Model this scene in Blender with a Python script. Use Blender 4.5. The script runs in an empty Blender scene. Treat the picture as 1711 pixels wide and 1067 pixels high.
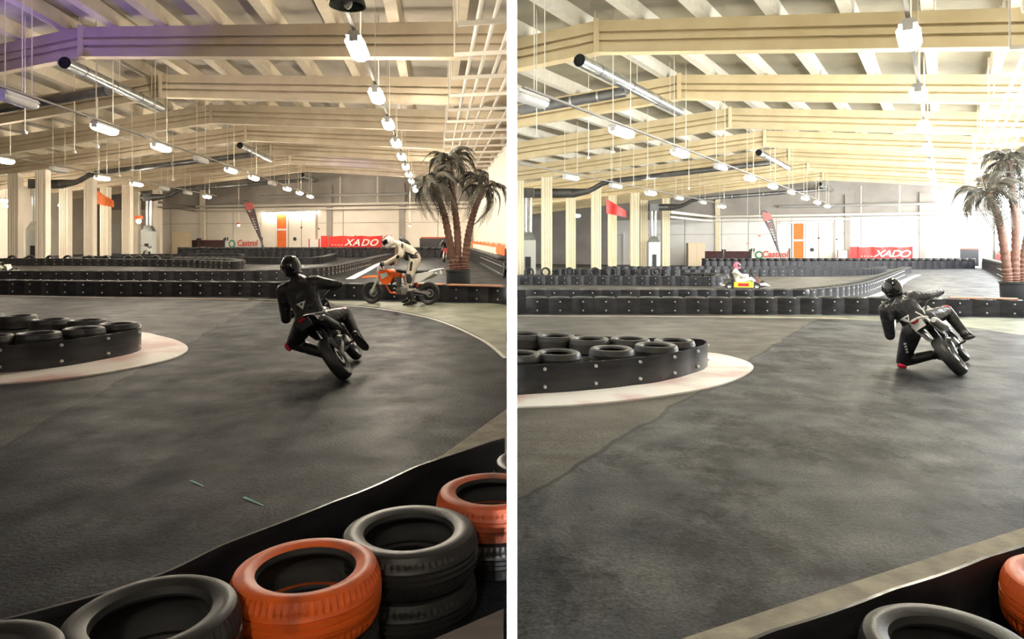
import bpy, bmesh, math, random
from mathutils import Vector, Matrix

# ------------------------------------------------------------------ camera, world, exposure
F = 1150.0          # focal length in pixels of the 1711 x 1067 frame
CX, HY = 855.5, 405.0
EYE = 1.65
sc = bpy.context.scene
cam_d = bpy.data.cameras.new('camera')
cam = bpy.data.objects.new('camera', cam_d)
sc.collection.objects.link(cam)
cam.location = (0, 0, EYE)
cam.rotation_euler = (math.pi / 2, 0, 0)
cam_d.sensor_fit = 'HORIZONTAL'
cam_d.sensor_width = 36.0
cam_d.lens = 36.0 * F / 1711.0
cam_d.shift_y = -(533.5 - HY) / 1711.0
cam_d.clip_start = 0.05
cam_d.clip_end = 300
sc.camera = cam
sc.view_settings.view_transform = 'Standard'
sc.view_settings.look = 'None'
sc.view_settings.gamma = 1.0
sc.view_settings.use_curve_mapping = False
sc.view_settings.exposure = 0.0
sc.cycles.use_denoising = True
sc.cycles.max_bounces = 4
sc.cycles.diffuse_bounces = 3
sc.cycles.glossy_bounces = 2
sc.cycles.use_adaptive_sampling = True
sc.cycles.adaptive_threshold = 0.1
sc.cycles.adaptive_min_samples = 20
sc.cycles.use_light_tree = True
sc.cycles.sample_clamp_indirect = 6.0

world = bpy.data.worlds.new('world')
sc.world = world
world.use_nodes = True
bg = world.node_tree.nodes['Background']
bg.inputs[0].default_value = (0.80, 0.88, 1.0, 1)
bg.inputs[1].default_value = 0.25

LAMP_DIM = 205.0      # emission of the lit lamps, dim hall
LAMP_DAY = 148.0      # emission of the lit lamps, daylit hall
GLASS_DAY = 20.0      # backlit glazing of the daylit hall

COL = sc.collection
def add_light(name, kind, loc, aim, power, color, **kw):
    d = bpy.data.lights.new(name, kind); d.energy = power; d.color = color
    for k_, v_ in kw.items(): setattr(d, k_, v_)
    o = bpy.data.objects.new(name, d); COL.objects.link(o)
    o.location = loc
    o.rotation_euler = (Vector(aim) - Vector(loc)).to_track_quat('-Z', 'Y').to_euler()
    return o
# added unseen light without a fixture, whitens the partition's free edge
add_light('partition_edge_fill', 'AREA', (0, -1.2, 2.2), (0, 5, 2.2), 4.0, (1, 1, 1), shape='RECTANGLE', size=0.03, size_y=4.6, spread=math.radians(2.5))
# violet stage light thrown up at the roof of the dim hall
add_light('violet_uplight', 'SPOT', (-15.5, 14.5, 3.6), (-13.5, 17.0, 8.5), 1500, (0.26, 0.14, 1.0), spot_size=math.radians(95), spot_blend=1.0, shadow_soft_size=0.3)
add_light('blue_uplight', 'SPOT', (-13.0, 46.0, 4.2), (-11.0, 50.0, 8.0), 350, (0.35, 0.30, 1.0), spot_size=math.radians(90), spot_blend=1.0, shadow_soft_size=0.3)

RND = random.Random(11)

# ------------------------------------------------------------------ materials
MATS = {}
def mat(name, c, c2=None, rough=0.6, metal=0.0, scale=4.0, detail=3.0, bump=0.0, bscale=40.0,
        emit=None, estr=0.0, coat=0.0, lo=0.35, hi=0.65, alpha=1.0, spec=0.5, stretch=None, trans=0.0):
    if name in MATS:
        return MATS[name]
    m = bpy.data.materials.new(name)
    m.use_nodes = True
    nt = m.node_tree
    b = nt.nodes['Principled BSDF']
    b.inputs['Base Color'].default_value = (*c, 1)
    b.inputs['Roughness'].default_value = rough
    b.inputs['Metallic'].default_value = metal
    b.inputs['Specular IOR Level'].default_value = spec
    if coat: b.inputs['Coat Weight'].default_value = coat
    if emit:
        b.inputs['Emission Color'].default_value = (*emit, 1)
        b.inputs['Emission Strength'].default_value = estr
    if alpha < 1: b.inputs['Alpha'].default_value = alpha
    if trans: b.inputs['Transmission Weight'].default_value = trans
    tc = mp = None
    if c2 is not None or bump:
        tc = nt.nodes.new('ShaderNodeTexCoord')
        mp = nt.nodes.new('ShaderNodeMapping')
        nt.links.new(tc.outputs['Object'], mp.inputs['Vector'])
        if stretch: mp.inputs['Scale'].default_value = stretch
    if c2 is not None:
        n = nt.nodes.new('ShaderNodeTexNoise')
        n.inputs['Scale'].default_value = scale
        n.inputs['Detail'].default_value = detail
        nt.links.new(mp.outputs[0], n.inputs['Vector'])
        r = nt.nodes.new('ShaderNodeValToRGB')
        r.color_ramp.elements[0].position = lo
        r.color_ramp.elements[1].position = hi
        r.color_ramp.elements[0].color = (*c, 1)
        r.color_ramp.elements[1].color = (*c2, 1)
        nt.links.new(n.outputs['Fac'], r.inputs[0])
        nt.links.new(r.outputs[0], b.inputs['Base Color'])
    if bump:
        n2 = nt.nodes.new('ShaderNodeTexNoise')
        n2.inputs['Scale'].default_value = bscale
        n2.inputs['Detail'].default_value = 3
        nt.links.new(mp.outputs[0], n2.inputs['Vector'])
        bp = nt.nodes.new('ShaderNodeBump')
        bp.inputs['Strength'].default_value = bump
        bp.inputs['Distance'].default_value = 0.02
        nt.links.new(n2.outputs['Fac'], bp.inputs['Height'])
        nt.links.new(bp.outputs[0], b.inputs['Normal'])
    MATS[name] = m
    return m

# ------------------------------------------------------------------ mesh builder
def frame(z, up=(0, 0, 1)):
    z = Vector(z).normalized()
    u = Vector(up)
    if abs(z.dot(u)) > 0.98: u = Vector((1, 0, 0))
    x = u.cross(z).normalized()
    return x, z.cross(x), z

class MB:
    def __init__(s): s.v = []; s.f = []
    def add(s, vs, fs):
        o = len(s.v)
        s.v += [tuple(p) for p in vs]
        s.f += [tuple(i + o for i in f) for f in fs]
        return s
    def box(s, c, d, M=None, taper=1.0):
        x, y, z = d[0] / 2, d[1] / 2, d[2] / 2
        c = Vector(c)
        P = []
        for k in (-1, 1):
            t = taper if k > 0 else 1.0
            for a, b in ((-1, -1), (1, -1), (1, 1), (-1, 1)):
                p = Vector((a * x * t, b * y * t, k * z))
                P.append((M @ p if M else p) + c)
        return s.add(P, [(0, 3, 2, 1), (4, 5, 6, 7), (0, 1, 5, 4), (1, 2, 6, 5), (2, 3, 7, 6), (3, 0, 4, 7)])
    def bar(s, p0, p1, w, h, up=(0, 0, 1)):
        p0 = Vector(p0); p1 = Vector(p1)
        x, y, z = frame(p1 - p0, up)
        P = [p + x * a * w / 2 + y * b * h / 2 for p in (p0, p1) for a, b in ((-1, -1), (1, -1), (1, 1), (-1, 1))]
        return s.add(P, [(0, 3, 2, 1), (4, 5, 6, 7), (0, 1, 5, 4), (1, 2, 6, 5), (2, 3, 7, 6), (3, 0, 4, 7)])
    def tube(s, path, r, n=10, caps=True, flat=1.0, up=(0, 0, 1)):
        path = [Vector(p) for p in path]
        m = len(path)
        rs = r if isinstance(r, (list, tuple)) else [r] * m
        P = []; px = None
        for i, p in enumerate(path):
            t = (path[min(i + 1, m - 1)] - path[max(i - 1, 0)])
            x, y, z = frame(t, up)
            if px is not None:
                x = (px - z * px.dot(z))
                x = x.normalized() if x.length > 1e-6 else frame(t, up)[0]
                y = z.cross(x)
            px = x
            for k in range(n):
                a = 2 * math.pi * k / n
                P.append(p + (x * math.cos(a) + y * math.sin(a) * flat) * rs[i])
        fs = [(i * n + k, i * n + (k + 1) % n, (i + 1) * n + (k + 1) % n, (i + 1) * n + k) for i in range(m - 1) for k in range(n)]
        if caps:
            fs.append(tuple(reversed(range(n))))
            fs.append(tuple((m - 1) * n + k for k in range(n)))
        return s.add(P, fs)
    def cyl(s, p0, p1, r0, r1=None, n=12, caps=True):
        return s.tube([p0, p1], [r0, r0 if r1 is None else r1], n, caps)
    def lathe(s, prof, n=32, M=None, closed=True, fn=None):
        P = []; m = len(prof)
        for k in range(n):
            a = 2 * math.pi * k / n
            for j, (r, z) in enumerate(prof):
                if fn: r, z = fn(j, k, r, z)
                p = Vector((r * math.cos(a), r * math.sin(a), z))
                P.append(M @ p if M else p)
        fs = []
        for k in range(n):
            k2 = (k + 1) % n
            for j in range(m if closed else m - 1):
                j2 = (j + 1) % m
                fs.append((k * m + j, k2 * m + j, k2 * m + j2, k * m + j2))
        return s.add(P, fs)
    def ell(s, c, r, n=16, m=10, M=None):
        c = Vector(c); P = []
        r = (r, r, r) if not isinstance(r, (tuple, list)) else r
        for j in range(1, m):
            b = math.pi * j / m
            for k in range(n):
                a = 2 * math.pi * k / n
                p = Vector((r[0] * math.sin(b) * math.cos(a), r[1] * math.sin(b) * math.sin(a), r[2] * math.cos(b)))
                P.append((M @ p if M else p) + c)
        t = Vector((0, 0, r[2])); P.append((M @ t if M else t) + c)
        t = Vector((0, 0, -r[2])); P.append((M @ t if M else t) + c)
        top, bot = len(P) - 2, len(P) - 1
        fs = [(j * n + k, (j + 1) * n + k, (j + 1) * n + (k + 1) % n, j * n + (k + 1) % n) for j in range(m - 2) for k in range(n)]
        fs += [(top, k, (k + 1) % n) for k in range(n)]
        fs += [(bot, (m - 2) * n + (k + 1) % n, (m - 2) * n + k) for k in range(n)]
        return s.add(P, fs)
    def prism(s, poly, t, fn):
        """poly: 2D points; fn(a, b, w) gives the 3D point, w = -t/2 .. t/2"""
        n = len(poly)
        P = [fn(a, b, -t / 2) for a, b in poly] + [fn(a, b, t / 2) for a, b in poly]
        fs = [tuple(reversed(range(n))), tuple(range(n, 2 * n))]
        fs += [(k, (k + 1) % n, n + (k + 1) % n, n + k) for k in range(n)]
        return s.add(P, fs)
    def loft(s, loops, caps=True):
        n = len(loops[0]); P = [p for l in loops for p in l]
        fs = [(i * n + k, i * n + (k + 1) % n, (i + 1) * n + (k + 1) % n, (i + 1) * n + k) for i in range(len(loops) - 1) for k in range(n)]
        if caps:
            fs.append(tuple(reversed(range(n))))
            fs.append(tuple((len(loops) - 1) * n + k for k in range(n)))
        return s.add(P, fs)
    def grid(s, rows):
        n = len(rows[0]); P = [p for r in rows for p in r]
        return s.add(P, [(i * n + k, i * n + k + 1, (i + 1) * n + k + 1, (i + 1) * n + k) for i in range(len(rows) - 1) for k in range(n - 1)])
    def mesh(s, name, smooth=35):
        me = bpy.data.meshes.new(name)
        me.from_pydata(s.v, [], s.f)
        bm = bmesh.new(); bm.from_mesh(me)
        bmesh.ops.recalc_face_normals(bm, faces=bm.faces)
        bm.to_mesh(me); bm.free()
        if smooth:
            me.shade_smooth()
            me.set_sharp_from_angle(angle=math.radians(smooth))
        return me
    def obj(s, name, m, parent=None, smooth=35, world=False, clip=0):
        return put(name, s.mesh(name, smooth), m, parent, world, clip, smooth)

def clip_mesh(me, side):
    """cuts a mesh flush at the partition: side -1 keeps x < 0, +1 keeps x > 0"""
    bm = bmesh.new(); bm.from_mesh(me)
    g = bm.verts[:] + bm.edges[:] + bm.faces[:]
    bmesh.ops.bisect_plane(bm, geom=g, dist=1e-5, plane_co=(side * 0.0205, 0, 0), plane_no=(-side, 0, 0), clear_outer=True)
    be = [e for e in bm.edges if e.is_boundary]
    if be:
        bmesh.ops.holes_fill(bm, edges=be, sides=0)
    bm.to_mesh(me); bm.free()

def put(name, me, m, parent=None, world=False, clip=0, smooth=35):
    if clip: clip_mesh(me, clip)
    o = bpy.data.objects.new(name, me)
    COL.objects.link(o)
    if m is not None:
        if isinstance(m, (list, tuple)):
            for x in m: me.materials.append(x)
        elif len(me.materials) == 0:
            me.materials.append(m)
    if parent is not None:
        o.parent = parent
        if world: o.matrix_parent_inverse = parent.matrix_basis.inverted()
    return o

def tag(o, label, cat=None, group=None, kind=None):
    o['label'] = label
    if cat: o['category'] = cat
    if group: o['group'] = group
    if kind: o['kind'] = kind
    return o

def thing(name, label, cat, loc=(0, 0, 0), M=None, group=None, kind=None):
    o = bpy.data.objects.new(name, None)
    COL.objects.link(o)
    o.empty_display_size = 0.2
    if M is not None: o.matrix_basis = M
    else: o.location = loc
    return tag(o, label, cat, group, kind)

def copy_tree(o, parent=None):
    c = o.copy(); COL.objects.link(c)
    if parent is not None: c.parent = parent
    for ch in list(o.children): copy_tree(ch, c)
    return c

ORD = ['first', 'second', 'third', 'fourth', 'fifth', 'sixth', 'seventh', 'eighth', 'ninth', 'tenth', 'eleventh', 'twelfth',
       'thirteenth', 'fourteenth', 'fifteenth', 'sixteenth', 'seventeenth', 'eighteenth', 'nineteenth', 'twentieth']
# ------------------------------------------------------------------ the two halls
class Hall:
    """One hall of the pair. u: metres across from the hall's long axis, v: metres along it, h: metres above its floor."""
    def __init__(s, word, side, vpx, hy, du, dv, c, a, hr):
        s.word, s.side, s.vpx, s.hy, s.du, s.dv, s.c, s.a, s.hr = word, side, vpx, hy, du, dv, c, a, hr
        s.k = (vpx - CX) / F
        s.s = (HY - hy) / F
        s.ur = -10.6
        s.rot = -math.atan(s.k)
    def L(s, u, v, h):
        Y = v + s.dv
        return Vector((s.k * Y + u + s.du, Y, s.s * Y + h))
    def G(s, px, py, h=0.0):
        Y = F * (EYE - h) / (py - s.hy)
        return Vector(((px - CX) / F * Y, Y, s.s * Y + h))
    def A(s, px, py, Y):
        return Vector(((px - CX) / F * Y, Y, EYE - (py - HY) * Y / F))
    def fz(s, Y): return s.s * Y
    def onfloor(s, p, h=0.0): return Vector((p[0], p[1], s.s * p[1] + h))
    def t_of(s, u): return -(u - s.ur) / (1 + s.k * s.c)
    def R(s, t, v, dz=0.0):
        """point under the roof: t metres along a beam from the ridge (left positive), dz from the beam's top edge"""
        p = s.L(s.ur, v, s.hr - s.a * abs(t) + dz)
        return p + Vector((-t, s.c * t, s.s * s.c * t))
    def W(s, u, h, off=0.0, v=62.0):
        """point on the far wall"""
        t = s.t_of(u)
        p = s.L(s.ur, v, h) + Vector((-t, s.c * t, s.s * s.c * t))
        n = Vector((-s.c, -1, 0)).normalized()
        return p + n * off
    def wall_uh(s, px, py, v=62.0):
        p0 = s.L(s.ur, v, 0); n = Vector((-s.c, -1, 0))
        d = Vector(((px - CX) / F, 1, 0))
        Y = n.dot(Vector((p0.x, p0.y, 0))) / n.dot(d)
        p = s.A(px, py, Y)
        return p.x - s.k * p.y - s.du, p.z - s.s * p.y

DIM = Hall('dim', -1, 726.0, 396.0, 0.0, 0.0, 0.30, 0.080, 7.95)
DAY = Hall('daylit', 1, 1577.0, 414.0, 0.9, -1.4, 0.40, 0.100, 8.0)
HALLS = (DIM, DAY)

M_white = mat('partition_white', (0.9, 0.9, 0.9), rough=0.7)
M_beam = {'dim': mat('beam_dim', (0.62, 0.52, 0.38), (0.70, 0.60, 0.45), rough=0.75, scale=1.5),
          'daylit': mat('beam_day', (0.66, 0.53, 0.30), (0.74, 0.61, 0.37), rough=0.7, scale=1.5)}
M_deck = {'dim': mat('deck_dim', (0.42, 0.39, 0.33), (0.52, 0.48, 0.41), rough=0.9, scale=0.8),
          'daylit': mat('deck_day', (0.27, 0.24, 0.17), (0.34, 0.31, 0.23), rough=0.9, scale=0.8)}
M_rib = {'dim': mat('rib_dim', (0.66, 0.58, 0.45), (0.72, 0.64, 0.50), rough=0.8),
         'daylit': mat('rib_day', (0.62, 0.58, 0.47), (0.68, 0.64, 0.53), rough=0.8)}
M_col = {'dim': mat('column_dim', (0.88, 0.79, 0.66), (0.92, 0.84, 0.71), rough=0.8, scale=2),
         'daylit': mat('column_day', (0.80, 0.72, 0.50), (0.86, 0.78, 0.56), rough=0.8, scale=2)}
M_wall = {'dim': mat('wall_cream', (0.80, 0.73, 0.63), (0.86, 0.79, 0.69), rough=0.85, scale=0.7),
          'daylit': mat('wall_pale', (0.78, 0.76, 0.72), (0.84, 0.82, 0.78), rough=0.85, scale=0.7)}
M_wallgrey = mat('wall_grey', (0.33, 0.30, 0.27), (0.40, 0.37, 0.33), rough=0.9, scale=0.6)
M_galv = mat('galvanised', (0.42, 0.45, 0.46), (0.58, 0.61, 0.62), rough=0.28, metal=0.9, scale=3)
M_ductdark = mat('duct_dark', (0.10, 0.10, 0.10), (0.16, 0.16, 0.155), rough=0.4, metal=0.6, scale=2)
M_black = mat('tube_shade_black', (0.008, 0.008, 0.008), rough=0.9)
M_pipe = mat('pipe_cream', (0.75, 0.70, 0.62), rough=0.45)
M_pipegrey = mat('pipe_grey', (0.45, 0.44, 0.42), rough=0.4, metal=0.4)
M_orange = mat('orange_paint', (0.86, 0.16, 0.02), (0.92, 0.20, 0.03), rough=0.5, scale=2)
M_redcloth = mat('red_vinyl', (0.80, 0.045, 0.03), (0.70, 0.03, 0.03), rough=0.35, scale=3)
M_whitepaint = mat('white_paint', (0.86, 0.84, 0.80), rough=0.6)
M_offwhite = mat('offwhite_board', (0.70, 0.68, 0.64), rough=0.7)
M_darkred = mat('dark_red_board', (0.09, 0.015, 0.02), (0.05, 0.012, 0.015), rough=0.6)
M_darkgrey = mat('dark_grey', (0.03, 0.03, 0.034), rough=0.6)

# ---- floors
def floor_material(H):
    m = bpy.data.materials.new('floor_' + H.word); m.use_nodes = True
    nt = m.node_tree; N = nt.nodes; Lk = nt.links
    b = N['Principled BSDF']
    b.inputs['Specular IOR Level'].default_value = 0.11 if H is DAY else 0.07
    geo = N.new('ShaderNodeNewGeometry')
    def noise(scale, detail=4, stretch=(1, 1, 1), rough=0.55):
        mp = N.new('ShaderNodeMapping'); mp.inputs['Scale'].default_value = stretch
        Lk.new(geo.outputs['Position'], mp.inputs['Vector'])
        n = N.new('ShaderNodeTexNoise'); n.inputs['Scale'].default_value = scale
        n.inputs['Detail'].default_value = detail; n.inputs['Roughness'].default_value = rough
        Lk.new(mp.outputs[0], n.inputs['Vector']); return n.outputs['Fac']
    def ramp(fac, p0, c0, p1, c1):
        r = N.new('ShaderNodeValToRGB')
        r.color_ramp.elements[0].position = p0; r.color_ramp.elements[0].color = (*c0, 1)
        r.color_ramp.elements[1].position = p1; r.color_ramp.elements[1].color = (*c1, 1)
        Lk.new(fac, r.inputs[0]); return r.outputs[0]
    def mixc(fac, a, bb, typ='MIX'):
        x = N.new('ShaderNodeMix'); x.data_type = 'RGBA'; x.blend_type = typ
        if isinstance(fac, float): x.inputs[0].default_value = fac
        else: Lk.new(fac, x.inputs[0])
        for i, c in ((6, a), (7, bb)):
            if isinstance(c, tuple): x.inputs[i].default_value = (*c, 1)
            else: Lk.new(c, x.inputs[i])
        return x.outputs[2]
    if H is DIM:
        base1, base2 = (0.0125, 0.0165, 0.023), (0.040, 0.0440, 0.049)
        slab1, slab2 = (0.042, 0.042, 0.042), (0.078, 0.076, 0.072)
        pa, pb = H.G(0, 750), H.G(400, 525)
    else:
        base1, base2 = (0.036, 0.040, 0.047), (0.104, 0.108, 0.112)
        slab1, slab2 = (0.078, 0.075, 0.066), (0.132, 0.126, 0.110)
        pa, pb = H.G(864, 840), H.G(1340, 548)
    main = ramp(noise(1.6, 6), 0.38, base1, 0.66, base2)
    slab = ramp(noise(1.2, 5), 0.38, slab1, 0.66, slab2)
    # the joint between the two pours: signed distance to a straight line on the floor, wobbled
    d = (pb - pa); nx, ny = -d.y, d.x
    ln = math.hypot(nx, ny); nx /= ln; ny /= ln
    sep = N.new('ShaderNodeSeparateXYZ'); Lk.new(geo.outputs['Position'], sep.inputs[0])
    def mth(op, a, bb=None):
        x = N.new('ShaderNodeMath'); x.operation = op
        for i, c in ((0, a), (1, bb)):
            if c is None: continue
            if isinstance(c, (int, float)): x.inputs[i].default_value = c
            else: Lk.new(c, x.inputs[i])
        return x.outputs[0]
    dist = mth('ADD', mth('MULTIPLY', sep.outputs[0], nx), mth('MULTIPLY', sep.outputs[1], ny))
    dist = mth('SUBTRACT', dist, nx * pa.x + ny * pa.y)
    dist = mth('ADD', dist, mth('MULTIPLY', mth('SUBTRACT', noise(1.3, 3), 0.5), 0.25))
    mr = N.new('ShaderNodeMapRange'); mr.inputs[1].default_value = -0.03; mr.inputs[2].default_value = 0.03
    Lk.new(dist, mr.inputs[0])
    col = mixc(mr.outputs[0], main, slab)
    line = mth('LESS_THAN', mth('ABSOLUTE', dist), 0.022)
    col = mixc(mth('MULTIPLY', line, 0.7), col, (0.012, 0.012, 0.012))
    # rubber marks: dark stains on the driven side
    blot = mth('MULTIPLY', ramp(noise(1.15, 7, (1, 0.7, 1), 0.72), 0.48, (0, 0, 0), 0.57, (1, 1, 1)), ramp(noise(16, 5, (1, 1, 1), 0.7), 0.30, (0.35, 0.35, 0.35), 0.62, (1, 1, 1)))
    inv = mth('SUBTRACT', 1.0, mr.outputs[0])
    blotf = mth('MULTIPLY', mth('MULTIPLY', blot, inv), 0.95)
    col = mixc(blotf, col, (0.006, 0.0063, 0.0075))
    # long streaks across
    st = ramp(noise(1.0, 5, (0.35, 4.5, 1), 0.6), 0.50, (0, 0, 0), 0.72, (1, 1, 1))
    col = mixc(mth('MULTIPLY', st, 0.40), col, (0.014, 0.014, 0.0155))
    fine = ramp(noise(55, 3), 0.32, (0.55, 0.55, 0.55), 0.68, (1.35, 1.35, 1.35))
    col = mixc(1.0, col, fine, 'MULTIPLY')
    Lk.new(col, b.inputs['Base Color'])
    rr = ramp(noise(2.2, 4), 0.3, (0.44, 0.44, 0.44), 0.7, (0.60, 0.60, 0.60))
    Lk.new(rr, b.inputs['Roughness'])
    bp = N.new('ShaderNodeBump'); bp.inputs['Strength'].default_value = 0.35; bp.inputs['Distance'].default_value = 0.012
    Lk.new(noise(45, 5), bp.inputs['Height']); Lk.new(bp.outputs[0], b.inputs['Normal'])
    return m

for H in HALLS:
    x1 = H.side * 0.0178; x2 = H.side * 75.0
    rows = [[Vector((x, y, H.s * y)) for x in (x1, x2)] for y in (-9.0, 85.0)]
    fo = MB().grid(rows).obj('floor', floor_material(H), smooth=0)
    tag(fo, 'grey rubber-marked concrete track floor of the %s hall' % H.word, None, None, 'structure')

# ---- the white partition, added to divide the two halls and their light, and the wall behind the viewer
p = MB().box((0, (2.4 + 78) / 2, 4.4), (0.0355, 75.6, 8.9)).obj('added_partition_wall', M_white, smooth=0)
tag(p, 'thin white full-height partition wall added between the two halls to keep their light apart', None, None, 'structure')
b_ = MB().box((0, -9.1, 4.5), (60, 0.2, 9.4)).obj('wall_back', mat('wall_back_paint', (0.14, 0.13, 0.12), rough=0.9), smooth=0)
tag(b_, 'plain wall closing both halls behind the viewer', None, None, 'structure')

# ---- roofs
def build_roof(H):
    u0, u1 = (-46.0 if H is DIM else -62.0), 3.3
    tl, tr = H.t_of(u0), H.t_of(u1)
    mb = MB()
    D, T = 0.40, 0.18
    lo = [[H.R(t, v, D) for t in (tl, 0, tr)] for v in (-8, 62)]
    hi = [[H.R(t, v, D + T) for t in (tl, 0, tr)] for v in (-8, 62)]
    mb.loft([[lo[0][0], lo[0][1], lo[0][2], hi[0][2], hi[0][1], hi[0][0]], [lo[1][0], lo[1][1], lo[1][2], hi[1][2], hi[1][1], hi[1][0]]])
    ceil = mb.obj('ceiling', M_deck[H.word], smooth=0, clip=H.side)
    tag(ceil, 'pale ribbed gable roof deck of the %s hall' % H.word, None, None, 'structure')
    step = 1.75 if H is DIM else 1.60
    n0, n1 = int(tl / step), int(-tr / step)
    for i in range(-n1, n0 + 1):
        t = (i + 0.35) * step
        if not (tr + 0.3 < t < tl - 0.3): continue
        mb = MB()
        loops = []
        for v in (6, 61.8):
            c0 = H.R(t, v, 0.0)
            loops.append([c0 + Vector((-0.15, 0, 0.0)), c0 + Vector((0.15, 0, 0.0)), c0 + Vector((0.20, 0, 0.41)), c0 + Vector((-0.20, 0, 0.41))])
        if max(p.x * H.side for l in loops for p in l) < 0.1: continue
        mb.loft(loops)
        mb.obj('roof_rib', M_rib[H.word], ceil, smooth=0, clip=H.side)
    # beams: three stepped fascias (two grooves) on each face, bent at the ridge
    Dp, W = 0.88, 0.17
    prof = [(-W, 0), (-W, -.30), (-W + .11, -.31), (-W + .11, -.37), (-W, -.38), (-W, -.54), (-W + .11, -.55), (-W + .11, -.61), (-W, -.62), (-W, -Dp),
            (W, -Dp), (W, -.62), (W - .11, -.61), (W - .11, -.55), (W, -.54), (W, -.38), (W - .11, -.37), (W - .11, -.31), (W, -.30), (W, 0)]
    dv = Vector((H.k, 1, H.s))
    for n in range(-1, 7):
        v = 20.8 + 6 * n
        mb = MB()
        loops = []
        for t in (tl, 0, tr):
            loops.append([H.R(t, v, z) + dv * w for w, z in prof])
        mb.loft(loops)
        bo = mb.obj('roof_beam', M_beam[H.word], smooth=0, clip=H.side)
        names = ['out of frame above', 'spanning above everything else, largest in view', 'second in view', 'third in view', 'fourth in view', 'fifth in view', 'sixth in view', 'seventh in view, last before the end wall']
        tag(bo, 'tan grooved roof beam of the %s hall, %s' % (H.word, names[n + 1]), None, None, 'structure')
        q = H.R(0, v, -Dp / 2)
        if q.x * H.side > 0.3:
            pl = MB().box(q - dv * 0.19 + Vector((0, 0, 0.02)), (0.16, 0.05, Dp + 0.06)).obj('ridge_plate', M_beam[H.word], bo, smooth=0)
for H in HALLS: build_roof(H)

# ---- columns
def column_mesh(hgt, w=0.66, d=0.5):
    prof = []
    hw, hd = w / 2, d / 2
    xs = [-hw, -hw * .62, -hw * .56, -hw * .36, -hw * .30, -hw * .1, -hw * .04, hw * .04, hw * .1, hw * .30, hw * .36, hw * .56, hw * .62, hw]
    front = []
    for i, x in enumerate(xs):
        front.append((x, -hd + (0.03 if i in (2, 3, 6, 7, 10, 11) else 0)))
    prof = front + [(-x, -y) for x, y in front]
    mb = MB()
    mb.loft([[Vector((x, y, 0)) for x, y in prof], [Vector((x, y, hgt)) for x, y in prof]])
    return mb.mesh('column', 0)
def build_columns(H):
    rows = [(-24.8, [37.6, 43.6, 49.6, 55.6, 61.6], 'front'), (-26.9, [44.2, 50.2, 56.3, 62.0], 'back')]
    for u, vs, rw in rows:
        i = 0
        for v in vs:
            base = H.L(u - (0.45 if H is DAY else 0), v, 0)
            if base.x * H.side < 0.25 or base.x * H.side > 60: continue
            t = H.t_of(u)
            hgt = H.hr - 0.88 - H.a * t + 0.02
            o = put('column', column_mesh(hgt), M_col[H.word])
            o.location = base
            o.rotation_euler = (0, 0, -math.atan2(H.c, 1) if False else 0)
            tag(o, 'cream fluted concrete column of the %s hall, %s of the %s row' % (H.word, ORD[i], rw), None, None, 'structure')
            i += 1
for H in HALLS: build_columns(H)

# ---- end wall, side walls
def slab(mb, H, u0, u1, h0, h1, off, th):
    n = Vector((-H.c, -1, 0)).normalized()
    P = []
    for o in (off, off + th):
        for u, h in ((u0, h0), (u1, h0), (u1, h1), (u0, h1)):
            P.append(H.W(u, h, o))
    mb.add(P, [(0, 3, 2, 1), (4, 5, 6, 7), (0, 1, 5, 4), (1, 2, 6, 5), (2, 3, 7, 6), (3, 0, 4, 7)])
    return mb

U = lambda px: DIM.wall_uh(px, 380)[0]
Hh = lambda px, py: DIM.wall_uh(px, py)[1]
def build_end_wall(H):
    u0, u1 = (-46.0 if H is DIM else -62.0), 3.4
    mb = MB()
    us = [u0, H.ur, u1]
    top = lambda u: H.hr + 0.3 - H.a * abs(H.t_of(u))
    fr = [H.W(u, 0) for u in us] + [H.W(u, top(u)) for u in reversed(us)]
    bk = [H.W(u, 0, -0.3) for u in us] + [H.W(u, top(u), -0.3) for u in reversed(us)]
    mb.loft([fr, bk])
    w = mb.obj('wall_far', M_wallgrey, smooth=0, clip=H.side)
    tag(w, 'far end wall of the %s hall with pale lower panels and grey gable' % H.word, None, None, 'structure')
    hp = 4.35
    bounds = [-33.5, -29.0, -25.5, U(346), U(390), U(436), U(461), U(531), U(552), U(574), U(672), U(732), U(788)]
    for i in range(len(bounds) - 1):
        a, b = bounds[i] + 0.04, bounds[i + 1] - 0.04
        rows = ((0.0, 2.9), (2.94, hp)) if i not in (5, 6) else ((0.0, hp),)
        for h0, h1 in rows:
            q = MB(); slab(q, H, a, b, h0, h1, 0.0, 0.06)
            if min(p[0] * H.side for p in q.v) < 0.05: continue
            q.obj('panel', M_wall[H.word], w, smooth=0)
    for px in (340, 552, 673):
        q = MB(); slab(q, H, U(px) - 0.25, U(px) + 0.25, 0, 6.3, 0.06, 0.14)
        if min(p[0] * H.side for p in q.v) > 0.05:
            q.obj('pilaster', M_col[H.word] if px == 340 else M_wallgrey, w, smooth=0)
    # side walls
    lw = MB()
    x = [H.L(-34, v, 0) for v in (-8, 72)]
    lw.loft([[p + Vector((0, 0, z)) for p, z in ((x[0], 0), (x[1], 0), (x[1], 6.6), (x[0], 6.6))],
             [p + Vector((-0.25, 0, z)) for p, z in ((x[0], 0), (x[1], 0), (x[1], 6.6), (x[0], 6.6))]])
    if H is DIM:
        o = lw.obj('wall_left', M_wall[H.word], smooth=0, clip=H.side)
        tag(o, 'cream side wall behind the columns of the %s hall' % H.word, None, None, 'structure')
for H in HALLS: build_end_wall(H)

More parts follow.
